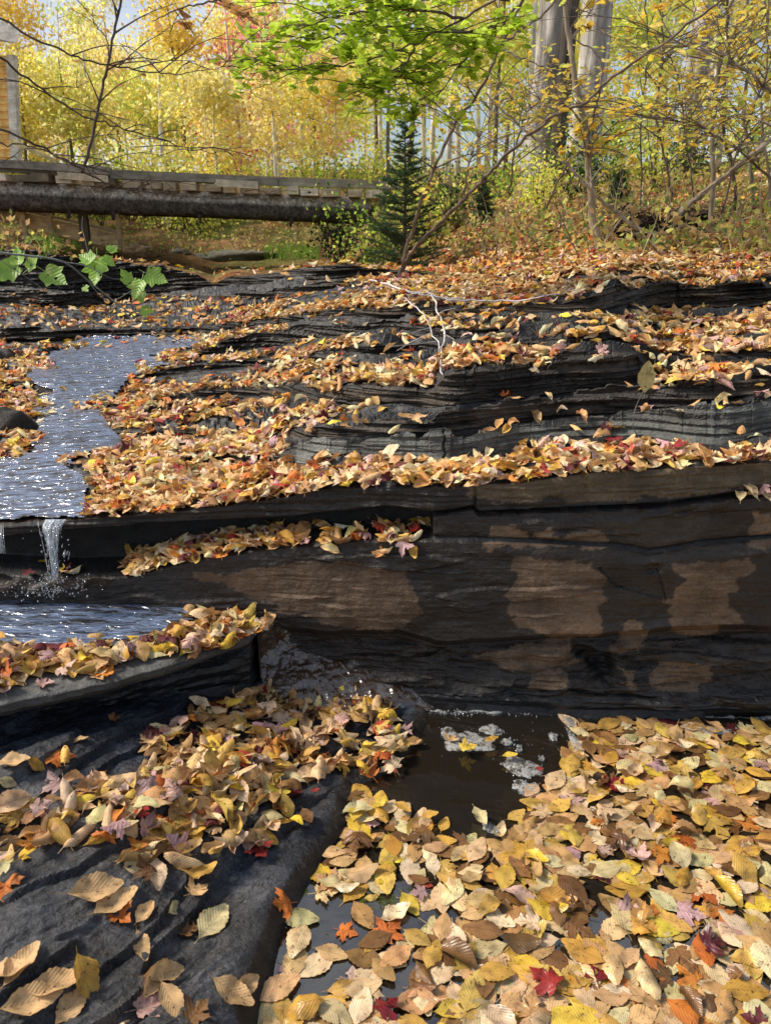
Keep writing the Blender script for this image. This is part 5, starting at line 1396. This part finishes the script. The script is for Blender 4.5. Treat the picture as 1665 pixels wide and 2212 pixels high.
for k in range(16):
    Q = seat(WT[k % 3]); i = rng.integers(0, len(Q) - 1); a = Q[i] + (Q[i + 1] - Q[i]) * rng.random(); b = a + rng.normal(0, .06, 3) + (0, -.03, -.03)
    m_.tube([a, (a + b) / 2 + rng.normal(0, .008, 3), b], [.002, .0015, .001], 4, (.45, .42, .40))
m_.build('side_twigs', M_BARK, wr)
# upright leaf on a wiry seedling
sp_ = [(1380, 945, 2.3), (1366, 920, 2.3), (1372, 880, 2.3), (1392, 838, 2.3)]
P = seat([sp_[0]])[0]; Yb = P[1] - .02; Q = smoothpath([at(u, v, Yb) for u, v, _ in sp_], 14)
sd = empty('seedling', Q[0], 'wiry seedling with one upright cream leaf in front of the dark strata', 'plant')
m_ = MB(); m_.tube(Q, .0015, 5, (.16, .15, .14)); m_.build('stem', M_BARK, sd)
P_, C_ = make_leaves(BE_MID, Q[-1:] + (0, 0, .0), np.array([[0, -1.0, .15]]), np.array([.085]), np.array([1.5]), np.zeros(1), np.zeros(1), np.array([.3]), np.array([.6]), np.zeros(1), np.array([.02]), np.zeros(1), np.ones(1), np.array([[.62, .52, .22]]), np.zeros(1), 1)
mk('leaf_blade', P_[0] + np.array([0, 0, .03]), BE_MID[1], M_NEAR, sd, col=C_[0], uv=BE_MID[2], smooth=True)

# striped-maple twig at left with mottled green leaves
MG = maple_t(3)
def broad_t():
    t = maple_t(3); xy = t[0].copy()
    half = [(.0, -.02), (.20, -.12), (.40, -.06), (.48, .12), (.50, .30), (.56, .42), (.63, .58), (.48, .60), (.36, .60), (.30, .66), (.32, .78), (.24, .90), (.14, 1.0), (.08, 1.08), (0.04, 1.14), (.03, 1.17), (.015, 1.19), (0, 1.2)]
    o = np.array(half + [(-a, b) for a, b in half[-2:0:-1]]); n = len(o); c_ = np.array([0, .36]); V = [c_[None]]
    for r in (1 / 3, 2 / 3, 1): V.append(c_ + (o - c_) * r)
    V = np.concatenate(V) * .62; k = len(V)
    xy[:k, 0] = V[:, 1] - .3; xy[:k, 1] = V[:, 0]
    uv = np.stack([xy[:, 1] / .8 + .5, xy[:, 0] / .8 + .5], 1)
    return xy, t[1], uv
BT = broad_t()
def mottled():
    m = N('mottled_green_leaf')
    n1 = m.noise(38, 4, .6); n2 = m.noise(9, 3, .6)
    c = m.mix(m.ramp(n1, [(.58, 0.0), (.66, .8)]), (.26, .46, .06), (.45, .52, .18))
    c = m.mix(m.ramp(n2, [(.55, 0.0), (.68, .8)]), c, (.42, .40, .12))
    a = m.attr(); c = m.mix(1, c, a.outputs['Color'], 'MULTIPLY')
    uv = m.n('UVMap').outputs[0]; sep = m.n('SeparateXYZ'); m.l(uv, sep.inputs[0])
    x = m.math('ABSOLUTE', m.math('SUBTRACT', sep.outputs[0], .5))
    ph = m.math('SUBTRACT', m.math('MULTIPLY', sep.outputs[1], 7.0), m.math('MULTIPLY', x, 5.0))
    fr = m.math('ABSOLUTE', m.math('SUBTRACT', m.math('FRACT', ph), .5))
    vein = m.math('MAXIMUM', m.ramp(fr, [(0.0, 1.0), (.05, 0.0)]), m.ramp(x, [(0.0, 1.0), (.02, 0.0)]))
    c = m.mix(m.math('MULTIPLY', vein, .5), c, (.45, .60, .25))
    p = m.principled(Base_Color=c, Roughness=.4, Normal=m.bump(m.math('ADD', fr, n1), .4, .003))
    t = m.n('BsdfTranslucent'); m.l(c, t.inputs[0]); mx = m.n('MixShader'); mx.inputs[0].default_value = .35
    m.l(p, mx.inputs[1]); m.l(t.outputs[0], mx.inputs[2])
    hole = m.ramp(m.noise(75, 2, .5, loc=(2, 2, 2)), [(.655, 0.0), (.665, 1.0)])
    tr_ = m.n('BsdfTransparent'); m3 = m.n('MixShader'); m.l(hole, m3.inputs[0]); m.l(mx.outputs[0], m3.inputs[1]); m.l(tr_.outputs[0], m3.inputs[2])
    return m.surf(m3.outputs[0])
M_MOT = mottled()
tw = empty('maple_twig', at(-60, 530, 1.9), 'slender twig with insect-eaten green maple leaves hanging in from the left edge', 'twig')
m_ = MB()
for pts, r0 in (([(-80, 525, 1.85), (0, 545, 1.9), (70, 553, 1.9), (140, 566, 1.9), (190, 605, 1.95), (240, 645, 2.0), (300, 690, 2.05), (350, 720, 2.1), (430, 755, 2.15)], .0032), ([(140, 566, 1.9), (190, 575, 1.9), (240, 600, 1.92), (290, 605, 1.95)], .0016), ([(-40, 535, 1.88), (60, 600, 1.9), (95, 625, 1.9)], .0012), ([(190, 605, 1.95), (235, 650, 1.95), (290, 625, 1.97), (315, 615, 1.97)], .0013)):
    m_.tube(at_path(pts, 24), np.linspace(r0, r0 * .4, 24), 5, (.20, .22, .20))
m_.build('stem', M_BARK, tw, smooth=True)
for (u, v, L, yw, rl_) in ((210, 585, .105, -1.6, .1), (190, 560, .07, 2.6, .3), (237, 568, .05, -.5, .5), (245, 540, .045, .9, .4), (338, 600, .085, -.3, .2), (300, 625, .085, -2.0, .2), (310, 645, .05, -1.4, .3), (275, 600, .055, 2.2, .5), (18, 590, .10, -2.5, .3), (75, 570, .07, .5, .3), (120, 600, .10, -.6, .2), (40, 555, .07, 1.8, .3), (188, 625, .035, -1.0, .3), (318, 672, .05, 0, .9), (-20, 575, .08, -2.0, .3)):
    p = at(u, v, 1.93)
    P_, C_ = make_leaves(BT, p[None], np.array([[rng.uniform(-.3, .3), -1.0, .55]]), np.array([L * .86]), np.array([yw]), np.array([rl_]), np.array([rng.uniform(0, 6)]), np.array([.5]), np.array([.7]), np.zeros(1), np.array([.05]), rng.uniform(0, 6, 1), np.ones(1), np.array([[1.0, 1.0, 1.0]]), np.zeros(1), 1)
    mk('leaf_blade', P_[0], [np.asarray(f) for f in BT[1]], M_MOT, tw, col=np.array([1.0, 1, 1]) * rng.uniform(.85, 1.1), uv=BT[2], smooth=True)

# spruce sapling
def spruce(u, v, Y, ht, label):
    b = at(u, v, Y); X = float(b[0]); z0 = ground(X, Y) - .02; ht = float(at(u, 235, Y)[2]) - z0 if ht is None else ht
    root = empty('spruce_sapling', (X, Y, z0), label, 'spruce')
    m_ = MB(); m_.tube([(X, Y, z0), (X + .01, Y, z0 + ht * .5), (X, Y, z0 + ht)], [.022, .013, .003], 6, (.12, .09, .07)); m_.build('trunk', M_BARK, root)
    bm, nd = MB(), []
    for lv in np.linspace(.04, .95, 26):
        r = (1 - lv) ** .8 * ht * .31 + .03
        for k in range(6):
            a = rng.uniform(0, 6.28); l = r * rng.uniform(.45, 1.15); z = z0 + ht * (lv + rng.normal(0, .022))
            e = np.array([X + math.cos(a) * l, Y + math.sin(a) * l, z + l * rng.uniform(-.1, .6)])
            s_ = np.array([X, Y, z]); bm.tube([s_, (s_ + e) / 2 - (0, 0, .03 * l), e], [.005, .003, .0015], 3, (.12, .09, .06))
            subs = [(s_, e)]
            for q_ in range(int(3 + l * 14)):
                f = rng.uniform(.2, .95); o_ = s_ + (e - s_) * f; d_ = (e - s_) / l; side = np.cross(d_, (0, 0, 1)) * (1 if q_ % 2 else -1)
                e2 = o_ + (d_ * .6 + side * .8) * l * .38 * (1.1 - f); bm.tube([o_, e2], [.002, .001], 3, (.12, .09, .06)); subs.append((o_, e2))
            for s1_, e1_ in subs:
                ln = np.linalg.norm(e1_ - s1_); n = int(ln * 420) + 4; f = rng.random(n)[:, None]; nd.append(s1_ + (e1_ - s1_) * f)
    bm.build('branches', M_BARK, root)
    C = np.concatenate(nd); n = len(C); d_ = rng.normal(size=(n, 3)); d_ /= np.linalg.norm(d_, axis=1)[:, None]; s_ = np.cross(d_, rng.normal(size=(n, 3))); s_ /= np.linalg.norm(s_, axis=1)[:, None]
    l = .024
    V = np.stack([C + s_ * .0022, C - s_ * .0022, C + d_ * l], 1).reshape(-1, 3); t = np.arange(n * 3).reshape(-1, 3)
    cc = np.repeat(np.array([(.05, .10, .035), (.07, .13, .05), (.04, .08, .035)])[rng.integers(3, size=n)], 3, axis=0)
    mk('needles', V, t, M_FOL, root, col=cc)
spruce(872, 520, 6.9, None, 'small dark green spruce sapling at the right end of the bridge')
spruce(1040, 500, 7.8, .45, 'low young spruce in the undergrowth right of the taller spruce')
spruce(1330, 470, 6.8, .35, 'low young spruce behind the root tangle on the right bank')

# ferns
def fern(u, v, Y, col, label):
    p = seat([(u, v, Y)])[0]; root = empty('fern', p, label, 'fern', None); 
    for k in range(6):
        a = rng.uniform(0, 6.28); l = rng.uniform(.22, .36); m_ = MB()
        Q = np.array([p + np.array([math.cos(a) * l * t, math.sin(a) * l * t, l * (1.1 * t - .75 * t * t)]) for t in np.linspace(0, 1, 16)])
        m_.tube(Q, .0015, 3, (.15, .13, .05)); sd_ = np.array([-math.sin(a), math.cos(a), 0]); fw = np.array([math.cos(a), math.sin(a), 0])
        for i in range(2, 16):
            w_ = l * .30 * math.sin(math.pi * (i / 16) ** .7)
            for s_ in (-1, 1):
                for j in range(4):
                    o_ = Q[i] + sd_ * s_ * w_ * j / 4; e_ = o_ + sd_ * s_ * w_ * .3 + fw * .01
                    m_.add([o_ - fw * .006, e_, o_ + fw * .008 - (0, 0, .002)], t=[(0, 1, 2)], col=np.array(col) * rng.uniform(.7, 1.2))
        m_.build('frond', M_FOL, root)
fern(1316, 470, 5.6, (.30, .42, .06), 'green fern arching behind the straight sapling')
fern(1330, 440, 6.0, (.62, .52, .12), 'yellowing fern behind the green one')
fern(985, 500, 5.6, (.16, .26, .06), 'green fern beside the crossing stems')
fern(1450, 420, 6.2, (.55, .50, .10), 'yellow fern on the upper right bank')
# root tangle
def roots(u, v, w_, label):
    p = seat([(u, v, 5)])[0]; root = empty('root_tangle', p, label, 'roots', None)
    m_ = MB(); sz = w_
    n = 26; th = np.linspace(0, 2 * math.pi, n, endpoint=False)
    for k in range(70):
        a = p + np.array([rng.normal(0, sz * .5), rng.normal(0, .08), rng.uniform(.02, .16)])
        P = [a]; d_ = np.array([rng.normal(0, .6), rng.normal(0, .3), -rng.uniform(.2, 1)])
        for s_ in range(5): d_ = d_ + rng.normal(0, .4, 3); P.append(P[-1] + d_ / np.linalg.norm(d_) * rng.uniform(.02, .05))
        m_.tube(smoothpath(P, 9), np.linspace(rng.uniform(.002, .007), .001, 9), 4, (.11, .08, .06))
    m_.build('fine_roots', M_BARK, root)
    gy_, gx_ = np.meshgrid(np.linspace(0, math.pi, 18), th); nn_ = fbm(np.cos(gx_) * 3, np.sin(gx_) * 3, gy_ * 2, 4, 31 + u)
    r_ = (1 + .5 * nn_)
    V = np.stack([p[0] + np.sin(gy_) * np.cos(gx_) * sz * .75 * r_, p[1] + .06 + np.sin(gy_) * np.sin(gx_) * .11 * r_, p[2] + .03 + np.cos(gy_) * .085 * r_], -1)
    V = np.concatenate([V, V[:1]]); mk('earth_clod', V.reshape(-1, 3), gridq(n + 1, 18), M_SOIL, root, col=(.022, .015, .010), smooth=True)
roots(1385, 520, .26, 'dark upturned root tangle with hanging fibres beside the straight sapling')
roots(1490, 505, .22, 'dark root clump on the bank right of the larger tangle')
roots(735, 520, .30, 'shadowed root mass under the right end of the log bridge')
# dry stems and brush on the banks
m_ = MB()
for k in range(420):
    if k < 330: u, v = rng.uniform(745, 1700), rng.uniform(450, 560)
    else: u, v = rng.uniform(-20, 740), rng.uniform(490, 560)
    p = at(u, v, 1.0); dv = (Vector(p) - cam).normalized(); h = BV.ray_cast(cam, dv)
    if h[0] is None or h[0].y > 13 or h[0].y < 3.8: continue
    P = [np.array(h[0]) - (0, 0, .02)]; hgt = rng.uniform(.12, .55); d_ = np.array([rng.normal(0, .35), rng.normal(0, .2), 1.0])
    for s_ in range(4): d_ = d_ + np.array([rng.normal(0, .3), rng.normal(0, .2), rng.normal(-.1, .3)]); P.append(P[-1] + d_ / np.linalg.norm(d_) * hgt / 4)
    m_.tube(smoothpath(P, 8), np.linspace(rng.uniform(.0025, .006), .0012, 8), 4, [(.30, .24, .17), (.14, .10, .07), (.42, .33, .2)][k % 3])
tag(m_.build('dry_stems', M_BARK), 'tangle of dry bare stems standing along both banks', 'brush', kind='stuff')
V_, C_, nn_ = [], [], 0
pts, cl_ = [], []
for k in range(6800):
    if k < 4600: u, v = rng.uniform(745, 1750), rng.uniform(395, 560)
    else: u, v = rng.uniform(-40, 745), rng.uniform(470, 562)
    p = at(u, v, 1.0); dv = (Vector(p) - cam).normalized(); h = BV.ray_cast(cam, dv)
    if h[0] is None or h[0].y > 15 or h[0].y < 4.2: continue
    s = float(fbm(h[0].x * 1.2, h[0].y * 1.2, 0, 3, 77))
    pts.append(np.array(h[0]) + (rng.normal(0, .05), rng.normal(0, .05), abs(rng.normal(0, .10)))); cl_.append(s)
pts = np.array(pts); V, q, c_ = leafcards(pts, .055, [(.50, .32, .14), (.66, .50, .16), (.40, .46, .10), (.20, .28, .07), (.40, .26, .14), (.62, .60, .16)], [3, 3, 3, 3, 2, 3])
tag(mk('bank_brush', V, q, M_FOL, col=c_), 'small faded leaves and weeds covering both banks', 'undergrowth', kind='stuff')
def grass(u0, u1, v0, v1, n, hgt, name, label):
    V, t_, c_ = [], [], []
    for k in range(n):
        p = at(rng.uniform(u0, u1), rng.uniform(v0, v1), 1.0); h = BV.ray_cast(cam, (Vector(p) - cam).normalized())
        if h[0] is None or h[0].y > 13: continue
        b = np.array(h[0]); d_ = rng.normal(0, .4, 2); l = hgt * rng.uniform(.5, 1.2); e = b + (d_[0] * l, d_[1] * l, l); V += [b - (.004, 0, 0), b + (.004, 0, 0), e]
        c_ += [np.array((.25, .42, .07)) * rng.uniform(.7, 1.2)] * 3
    tag(mk(name, V, np.arange(len(V)).reshape(-1, 3), M_FOL, col=np.array(c_)), label, 'grass', kind='stuff')
grass(570, 690, 540, 562, 500, .16, 'grass', 'green grass tufts on the stream bank beneath the right end of the bridge')
grass(95, 190, 505, 552, 450, .22, 'grass', 'green grass clump under the bridge beside the dark post')

# stones
def stone(u, v, Y, r, col, label, sq=(1.2, .8, .6), name='stone', mat=None):
    p = seat([(u, v, Y)])[0]; a, b = np.meshgrid(np.linspace(0, 2 * math.pi, 33), np.linspace(0, math.pi, 18))
    d_ = np.stack([np.cos(a) * np.sin(b), np.sin(a) * np.sin(b), np.cos(b)], -1)
    n = fbm(d_[..., 0] * 1.6 + u, d_[..., 1] * 1.6, d_[..., 2] * 1.6, 4, 3); rr_ = r * (1 + .5 * n)
    V = d_ * rr_[..., None] * np.array(sq) + np.array([p[0], p[1], p[2] - .1 * r - .03])
    return tag(mk(name, V.reshape(-1, 3), gridq(18, 33), mat or M_ROCK, col=(*col, .3), smooth=True, origin=p), label, 'stone')
stone(298, 547, 9.2, .17, (.40, .28, .16), 'tan boulder at the water edge under the log bridge', (1.4, .8, .6))
stone(392, 545, 9.6, .10, (.30, .26, .2), 'small grey stone right of the tan boulder under the bridge')
stone(500, 552, 9.3, .26, (.16, .15, .10), 'long low mossy stone on the far bank under mid bridge', (2.6, .8, .35))
stone(15, 775, 3.2, .10, (.05, .04, .035), 'dark rounded stone at the left edge of the stream, upper of two', (1.0, .8, .7))
stone(5, 925, 2.55, .13, (.03, .025, .02), 'dark leaf-strewn stone at the left edge above the waterfall', (1.0, .9, .75))
P = seat([(30, 925, 2.5)])[0]

# ---------------------------------------------------------------- falling water, splash and foam
def at_(u, v, Y): return at(u, v, Y)
wf = empty('waterfall', at(115, 1132, 1.93), 'narrow spout of white water dropping from the stream lip to the wet shelf', 'waterfall')
m_ = MB()
for k in range(7):
    u0 = rng.normal(112, 12); u1 = 118 + (u0 - 112) * .35 + rng.normal(0, 2); v1 = rng.uniform(1190, 1248) if k > 8 else 1250
    Ys = rng.uniform(1.90, 1.95)
    Q = smoothpath([at(u0, 1128, Ys + .04), at(u0 + rng.normal(0, 1), 1138, Ys - .01), at((u0 + u1) / 2, 1185, Ys - .035), at(u1, v1, Ys - .045)], 22)
    m_.tube(Q, rng.uniform(.001, .0022) * (1 + .9 * vn(np.arange(22) * .9, k, 0, 2)), 6, (1, 1, 1))
for k in range(5):
    su2 = np.linspace(0, 1, 26); P1_, off_ = [], rng.normal(0, .006)
    for t_ in su2:
        cu_ = 112 + 7 * t_; hw_ = (17 * (1 - t_) ** 1.4 + 5) * (.55 + .12 * k)
        for q_ in np.linspace(-1, 1, 9): P1_.append(at(cu_ + hw_ * q_ + 2.0 * float(vn(t_ * 6, q_ * 2, k, 19)), 1130 + 122 * t_ ** (1.0), 1.925 - .06 * t_ + off_ + .005 * float(vn(q_ * 3, t_ * 5, k, 12))) + np.array([0, .05 * max(0, .06 - t_) * 10, 0]))
    mk('water_sheet', P1_, gridq(26, 9), M_SHEET, wf, smooth=True)
for k in range(46):
    f = rng.random() ** .8; u0 = rng.normal(0, 1); w_ = 22 * (1 - f) ** .7 + 7; u_ = 112 + 6 * f + u0 * w_ * .6; v_ = 1134 + 112 * f; l_ = rng.uniform(4, 20); Ys = 1.90 - .045 * f + rng.normal(0, .012)
    Q = smoothpath([at(u_, v_, Ys), at(u_ + (118 - u_) * .05, v_ + l_ * .5, Ys), at(u_ + (118 - u_) * .12, v_ + l_, Ys - .004)], 7)
    m_.tube(Q, rng.uniform(.0008, .0024) * np.array([.2, .8, 1, .7, 1, .8, .2]), 5)
tag(m_.build('water_strands', M_FALL, wf, smooth=True), kind='stuff')
def drops(c, n, spread, r0, r1, par, name, mat, up=.0):
    m_ = MB(); t_ = np.linspace(0, 2 * math.pi, 7)[:-1]
    ico = [(0, 0, 1)] + [(math.cos(a) * .9, math.sin(a) * .9, .45) for a in t_] + [(math.cos(a + .5) * .9, math.sin(a + .5) * .9, -.45) for a in t_] + [(0, 0, -1)]
    f = [(0, 1 + i, 1 + (i + 1) % 6) for i in range(6)] + [(1 + i, 7 + i, 1 + (i + 1) % 6) for i in range(6)] + [(1 + (i + 1) % 6, 7 + i, 7 + (i + 1) % 6) for i in range(6)] + [(13, 7 + (i + 1) % 6, 7 + i) for i in range(6)]
    for k in range(n):
        p = np.array(c(k) if callable(c) else c) + rng.normal(0, 1, 3) * np.array(spread); r = rng.uniform(r0, r1)
        m_.add(np.array(ico) * r * np.array([1, 1, rng.uniform(1, 1.8)]) + p, t=f)
    return tag(m_.build(name, mat, par, smooth=True), kind='stuff')
drops(lambda k: at(rng.normal(118, 24), rng.uniform(1150, 1245), 1.89), 46, (.004, .01, .004), .001, .0028, wf, 'droplets', M_FALL)
sp0 = at(118, 1262, 1.86)
m_ = MB()
for k in range(0):
    a = rng.uniform(math.pi * .9, math.pi * 2.1); l = rng.uniform(.02, .075); b = sp0 + np.array([rng.normal(0, .015), 0, .01]); e = b + np.array([math.cos(a) * l, math.sin(a) * l * .5 - .02, -.03 - rng.uniform(0, .03)]); md = (b + e) / 2 + (0, 0, rng.uniform(.01, .03))
    Q = smoothpath([b, md, e], 8); m_.tube(Q, rng.uniform(.0007, .002) * (1 + .8 * rng.normal(size=8).clip(-1, 1)), 5)
drops(lambda k: sp0 + np.array([rng.normal(-.01, .05), rng.normal(-.02, .025), abs(rng.normal(0, .016)) - .012]), 260, (.003, .003, .003), .0007, .0026, wf, 'spray', M_FALL)
wf2 = empty('waterfall', at(2, 1140, 1.93), 'thin trickle of white drops falling at the very left edge', 'waterfall')
m_ = MB()
for k in range(4):
    u0 = rng.normal(4, 4); Q = smoothpath([at(u0, 1135, 1.97), at(u0, 1150, 1.91), at(u0 + 4, 1195, 1.89)], 10); m_.tube(Q, rng.uniform(.001, .0022), 5)
m_.build('water_strands', M_FALL, wf2, smooth=True)
# wet rounded step the spout lands on
V_ = []
su_ = np.linspace(-200, 290, 120); th_ = np.linspace(0, 1, 16)
for u in su_:
    k = sst(-200, -60, u) * (1 - sst(200, 290, u))
    top_ = at(u, 1250 + 3 * float(vn(u / 17., 0)), 1.92); bot = onz(u, 1292 + 2 * float(vn(u / 23., 4)), .262)
    for t in th_:
        p = top_ * (1 - t) + bot * t + np.array([0, -.045 * math.sin(math.pi * t) * (.6 + .4 * float(vn(u / 30., t * 2, 0, 8))) * k, .012 * math.sin(math.pi * t)])
        V_.append(p + (0, .03 * (1 - k), -.02 * (1 - k)))
tag(mk('wet_step', V_, gridq(120, 16), M_ROCK, col=(.055, .032, .016, .95), smooth=True), kind='structure')
# foam: irregular rafts on the pool
def foam(u, v, ru, rv, label, ang=0.0, bub=8, cat='foam', lob=.35):
    c = onz(u, v, .004); ex = abs(onz(u + ru, v, 0)[0] - c[0]); ey = abs(onz(u, v - rv, 0)[1] - c[1])
    root = empty('foam_patch', c, label, 'foam', 'foam on the pool')
    n = 40; th = np.linspace(0, 2 * math.pi, n, endpoint=False)
    rr_ = 1 + lob * vn(np.cos(th) * 1.7 + u, np.sin(th) * 1.7 + v, 0, 6) + .15 * vn(np.cos(th) * 5 + u, np.sin(th) * 5, 0, 7)
    x_ = np.cos(th) * rr_ * ex; y_ = np.sin(th) * rr_ * ey; ca_, sa_ = math.cos(ang), math.sin(ang)
    x_, y_ = x_ * ca_ - y_ * sa_, x_ * sa_ + y_ * ca_
    V = [c + (0, 0, .004)]
    for s_, zz_ in ((.45, .0045), (.85, .0035), (1.0, .0)): V += [c + (x_[i] * s_, y_[i] * s_, zz_ - .002 + .0012 * math.sin(i * 2.3) * (s_ < 1)) for i in range(n)]
    q_ = [(1 + r * n + k, 1 + (r + 1) * n + k, 1 + (r + 1) * n + (k + 1) % n, 1 + r * n + (k + 1) % n) for r in range(2) for k in range(n)]
    mk('froth', V, [np.array(q_), np.array([(0, 1 + k, 1 + (k + 1) % n) for k in range(n)])], M_FOAM, root, smooth=True)
    if bub: drops(lambda k: c + np.array([rng.uniform(-1, 1) * ex * 1.1, rng.uniform(-1, 1) * ey * 1.1, .0]), bub, (0, 0, 0), .001, .004, root, 'bubbles', M_FALL)
for a in [(1062, 1576, 22, 9, 'oval white foam patch alone near the back of the open water'), (1010, 1602, 48, 17, 'ragged foam raft holding a yellow maple leaf in the open water'), (1130, 1657, 42, 17, 'long grey foam raft with a yellow leaf, right side of the open water', -.35), (1245, 1605, 10, 26, 'foam strip along the left end of the back leaf raft'), (970, 1583, 20, 11, 'bubbly foam knot by the cascade outlet'), (1095, 1602, 14, 5, 'small foam fleck right of the leaf-holding foam raft', -.5), (1195, 1590, 9, 7, 'small round foam fleck near the back leaf raft'), (1135, 1700, 30, 11, 'thin foam tongue below the long foam raft', -.7), (1540, 1576, 44, 6, 'flat foam streak close under the wall at right'), (1120, 1615, 6, 4, 'tiny foam dot mid open water'), (1170, 1637, 5, 3, 'tiny foam dot above the long foam raft'), (1230, 1560, 12, 12, 'foam curl touching the rock-wall corner of the leaf raft'), (1062, 1788, 16, 8, 'foam scrap caught at the front of the open water')]:
    foam(*a[:5], *(a[5:] if len(a) > 5 else ()))
# foam line along the foot of the wall
fe = empty('foam_line', onz(1200, 1545, 0), 'thin white foam line along the foot of the rock wall', 'foam')
m_ = MB(); Q = []
for u in np.arange(930, 1760, 7.0):
    c = onz(u, 1537 + 12 * sst(1200, 1700, u), .0); v_ = np.interp(u, U, G2[14 + 1, :, 1]); Q.append(np.array([c[0], min(float(v_) - .0, 1.80) if False else c[1] - .004 + .006 * float(vn(u / 11., 0)), .001]))
Q = np.array(Q); w_ = .0035 * (1 + .9 * vn(np.arange(len(Q)) / 2.5, 0, 0, 4)) * (vn(np.arange(len(Q)) / 6., 3, 0, 4) > -.55) + .0006
m_.tube(Q, w_, 6); m_.build('froth', M_FOAM, fe, smooth=True)
drops(lambda k: Q[rng.integers(0, 45)], 170, (.02, .008, .001), .001, .0036, fe, 'bubbles', M_FALL)
drops(lambda k: onz(rng.uniform(905, 1230), rng.uniform(1545, 1640), 0.0), 60, (.0, .0, .0), .0006, .0016, fe, 'flecks', M_FOAM)
# ---------------------------------------------------------------- camera, light, world
cd = bpy.data.cameras.new('camera'); co = bpy.data.objects.new('camera', cd); COL.objects.link(co)
cd.sensor_fit = 'VERTICAL'; cd.sensor_height = 24.0; cd.lens = 24.0 * F / 2211.0
cd.clip_start = .02; cd.clip_end = 2000
cd.dof.use_dof = True; cd.dof.focus_distance = 2.4; cd.dof.aperture_fstop = 6.5
co.location = (0, 0, H); co.rotation_euler = (math.pi / 2 - PITCH, 0, 0)
scene.camera = co
SUN_EL, SUN_AZ = math.radians(44), math.radians(-84)      # azimuth from +Y towards +X
sl = bpy.data.lights.new('sun', 'SUN'); so = bpy.data.objects.new('sun', sl); COL.objects.link(so)
sl.energy = SUN_E; sl.angle = math.radians(SUN_A); sl.color = (1.0, .92, .80)
d = Vector((math.sin(SUN_AZ) * math.cos(SUN_EL), math.cos(SUN_AZ) * math.cos(SUN_EL), math.sin(SUN_EL)))
so.rotation_euler = d.to_track_quat('Z', 'Y').to_euler(); so.location = (0, 0, 30)
w = bpy.data.worlds.new('World'); scene.world = w; w.use_nodes = True
nt = w.node_tree; nt.nodes.clear()
sk = nt.nodes.new('ShaderNodeTexSky'); sk.sky_type = 'NISHITA'; sk.sun_disc = False
sk.sun_elevation = SUN_EL; sk.sun_rotation = SUN_AZ; sk.dust_density = 2.0; sk.ozone_density = 1.0
bg = nt.nodes.new('ShaderNodeBackground'); bg.inputs[1].default_value = SKY_S
ow = nt.nodes.new('ShaderNodeOutputWorld')
tc = nt.nodes.new('ShaderNodeTexCoord'); mpn = nt.nodes.new('ShaderNodeMapping'); mpn.inputs['Scale'].default_value = (1.6, 1.6, 4.0); nt.links.new(tc.outputs['Generated'], mpn.inputs[0])
cn1 = nt.nodes.new('ShaderNodeTexNoise'); cn1.inputs['Scale'].default_value = 1.7; cn1.inputs['Detail'].default_value = 7; cn1.inputs['Roughness'].default_value = .6; nt.links.new(mpn.outputs[0], cn1.inputs['Vector'])
cr = nt.nodes.new('ShaderNodeValToRGB'); nt.links.new(cn1.outputs[0], cr.inputs[0]); cr.color_ramp.elements[0].position = .43; cr.color_ramp.elements[0].color = (0, 0, 0, 1); cr.color_ramp.elements[1].position = .62; cr.color_ramp.elements[1].color = (.85, .85, .85, 1)
cm = nt.nodes.new('ShaderNodeMixRGB'); nt.links.new(cr.outputs[0], cm.inputs[0]); nt.links.new(sk.outputs[0], cm.inputs[1]); cm.inputs[2].default_value = (5.6, 5.8, 6.2, 1)
nt.links.new(cm.outputs[0], bg.inputs[0]); nt.links.new(bg.outputs[0], ow.inputs[0])
scene.view_settings.view_transform = 'Standard'; scene.view_settings.look = 'None'; scene.view_settings.exposure = 0
cy = scene.cycles
cy.max_bounces = 10; cy.diffuse_bounces = 7; cy.glossy_bounces = 3; cy.transmission_bounces = 5; cy.transparent_max_bounces = 12
cy.use_denoising = True; cy.caustics_reflective = False; cy.caustics_refractive = False
cy.sample_clamp_indirect = 6
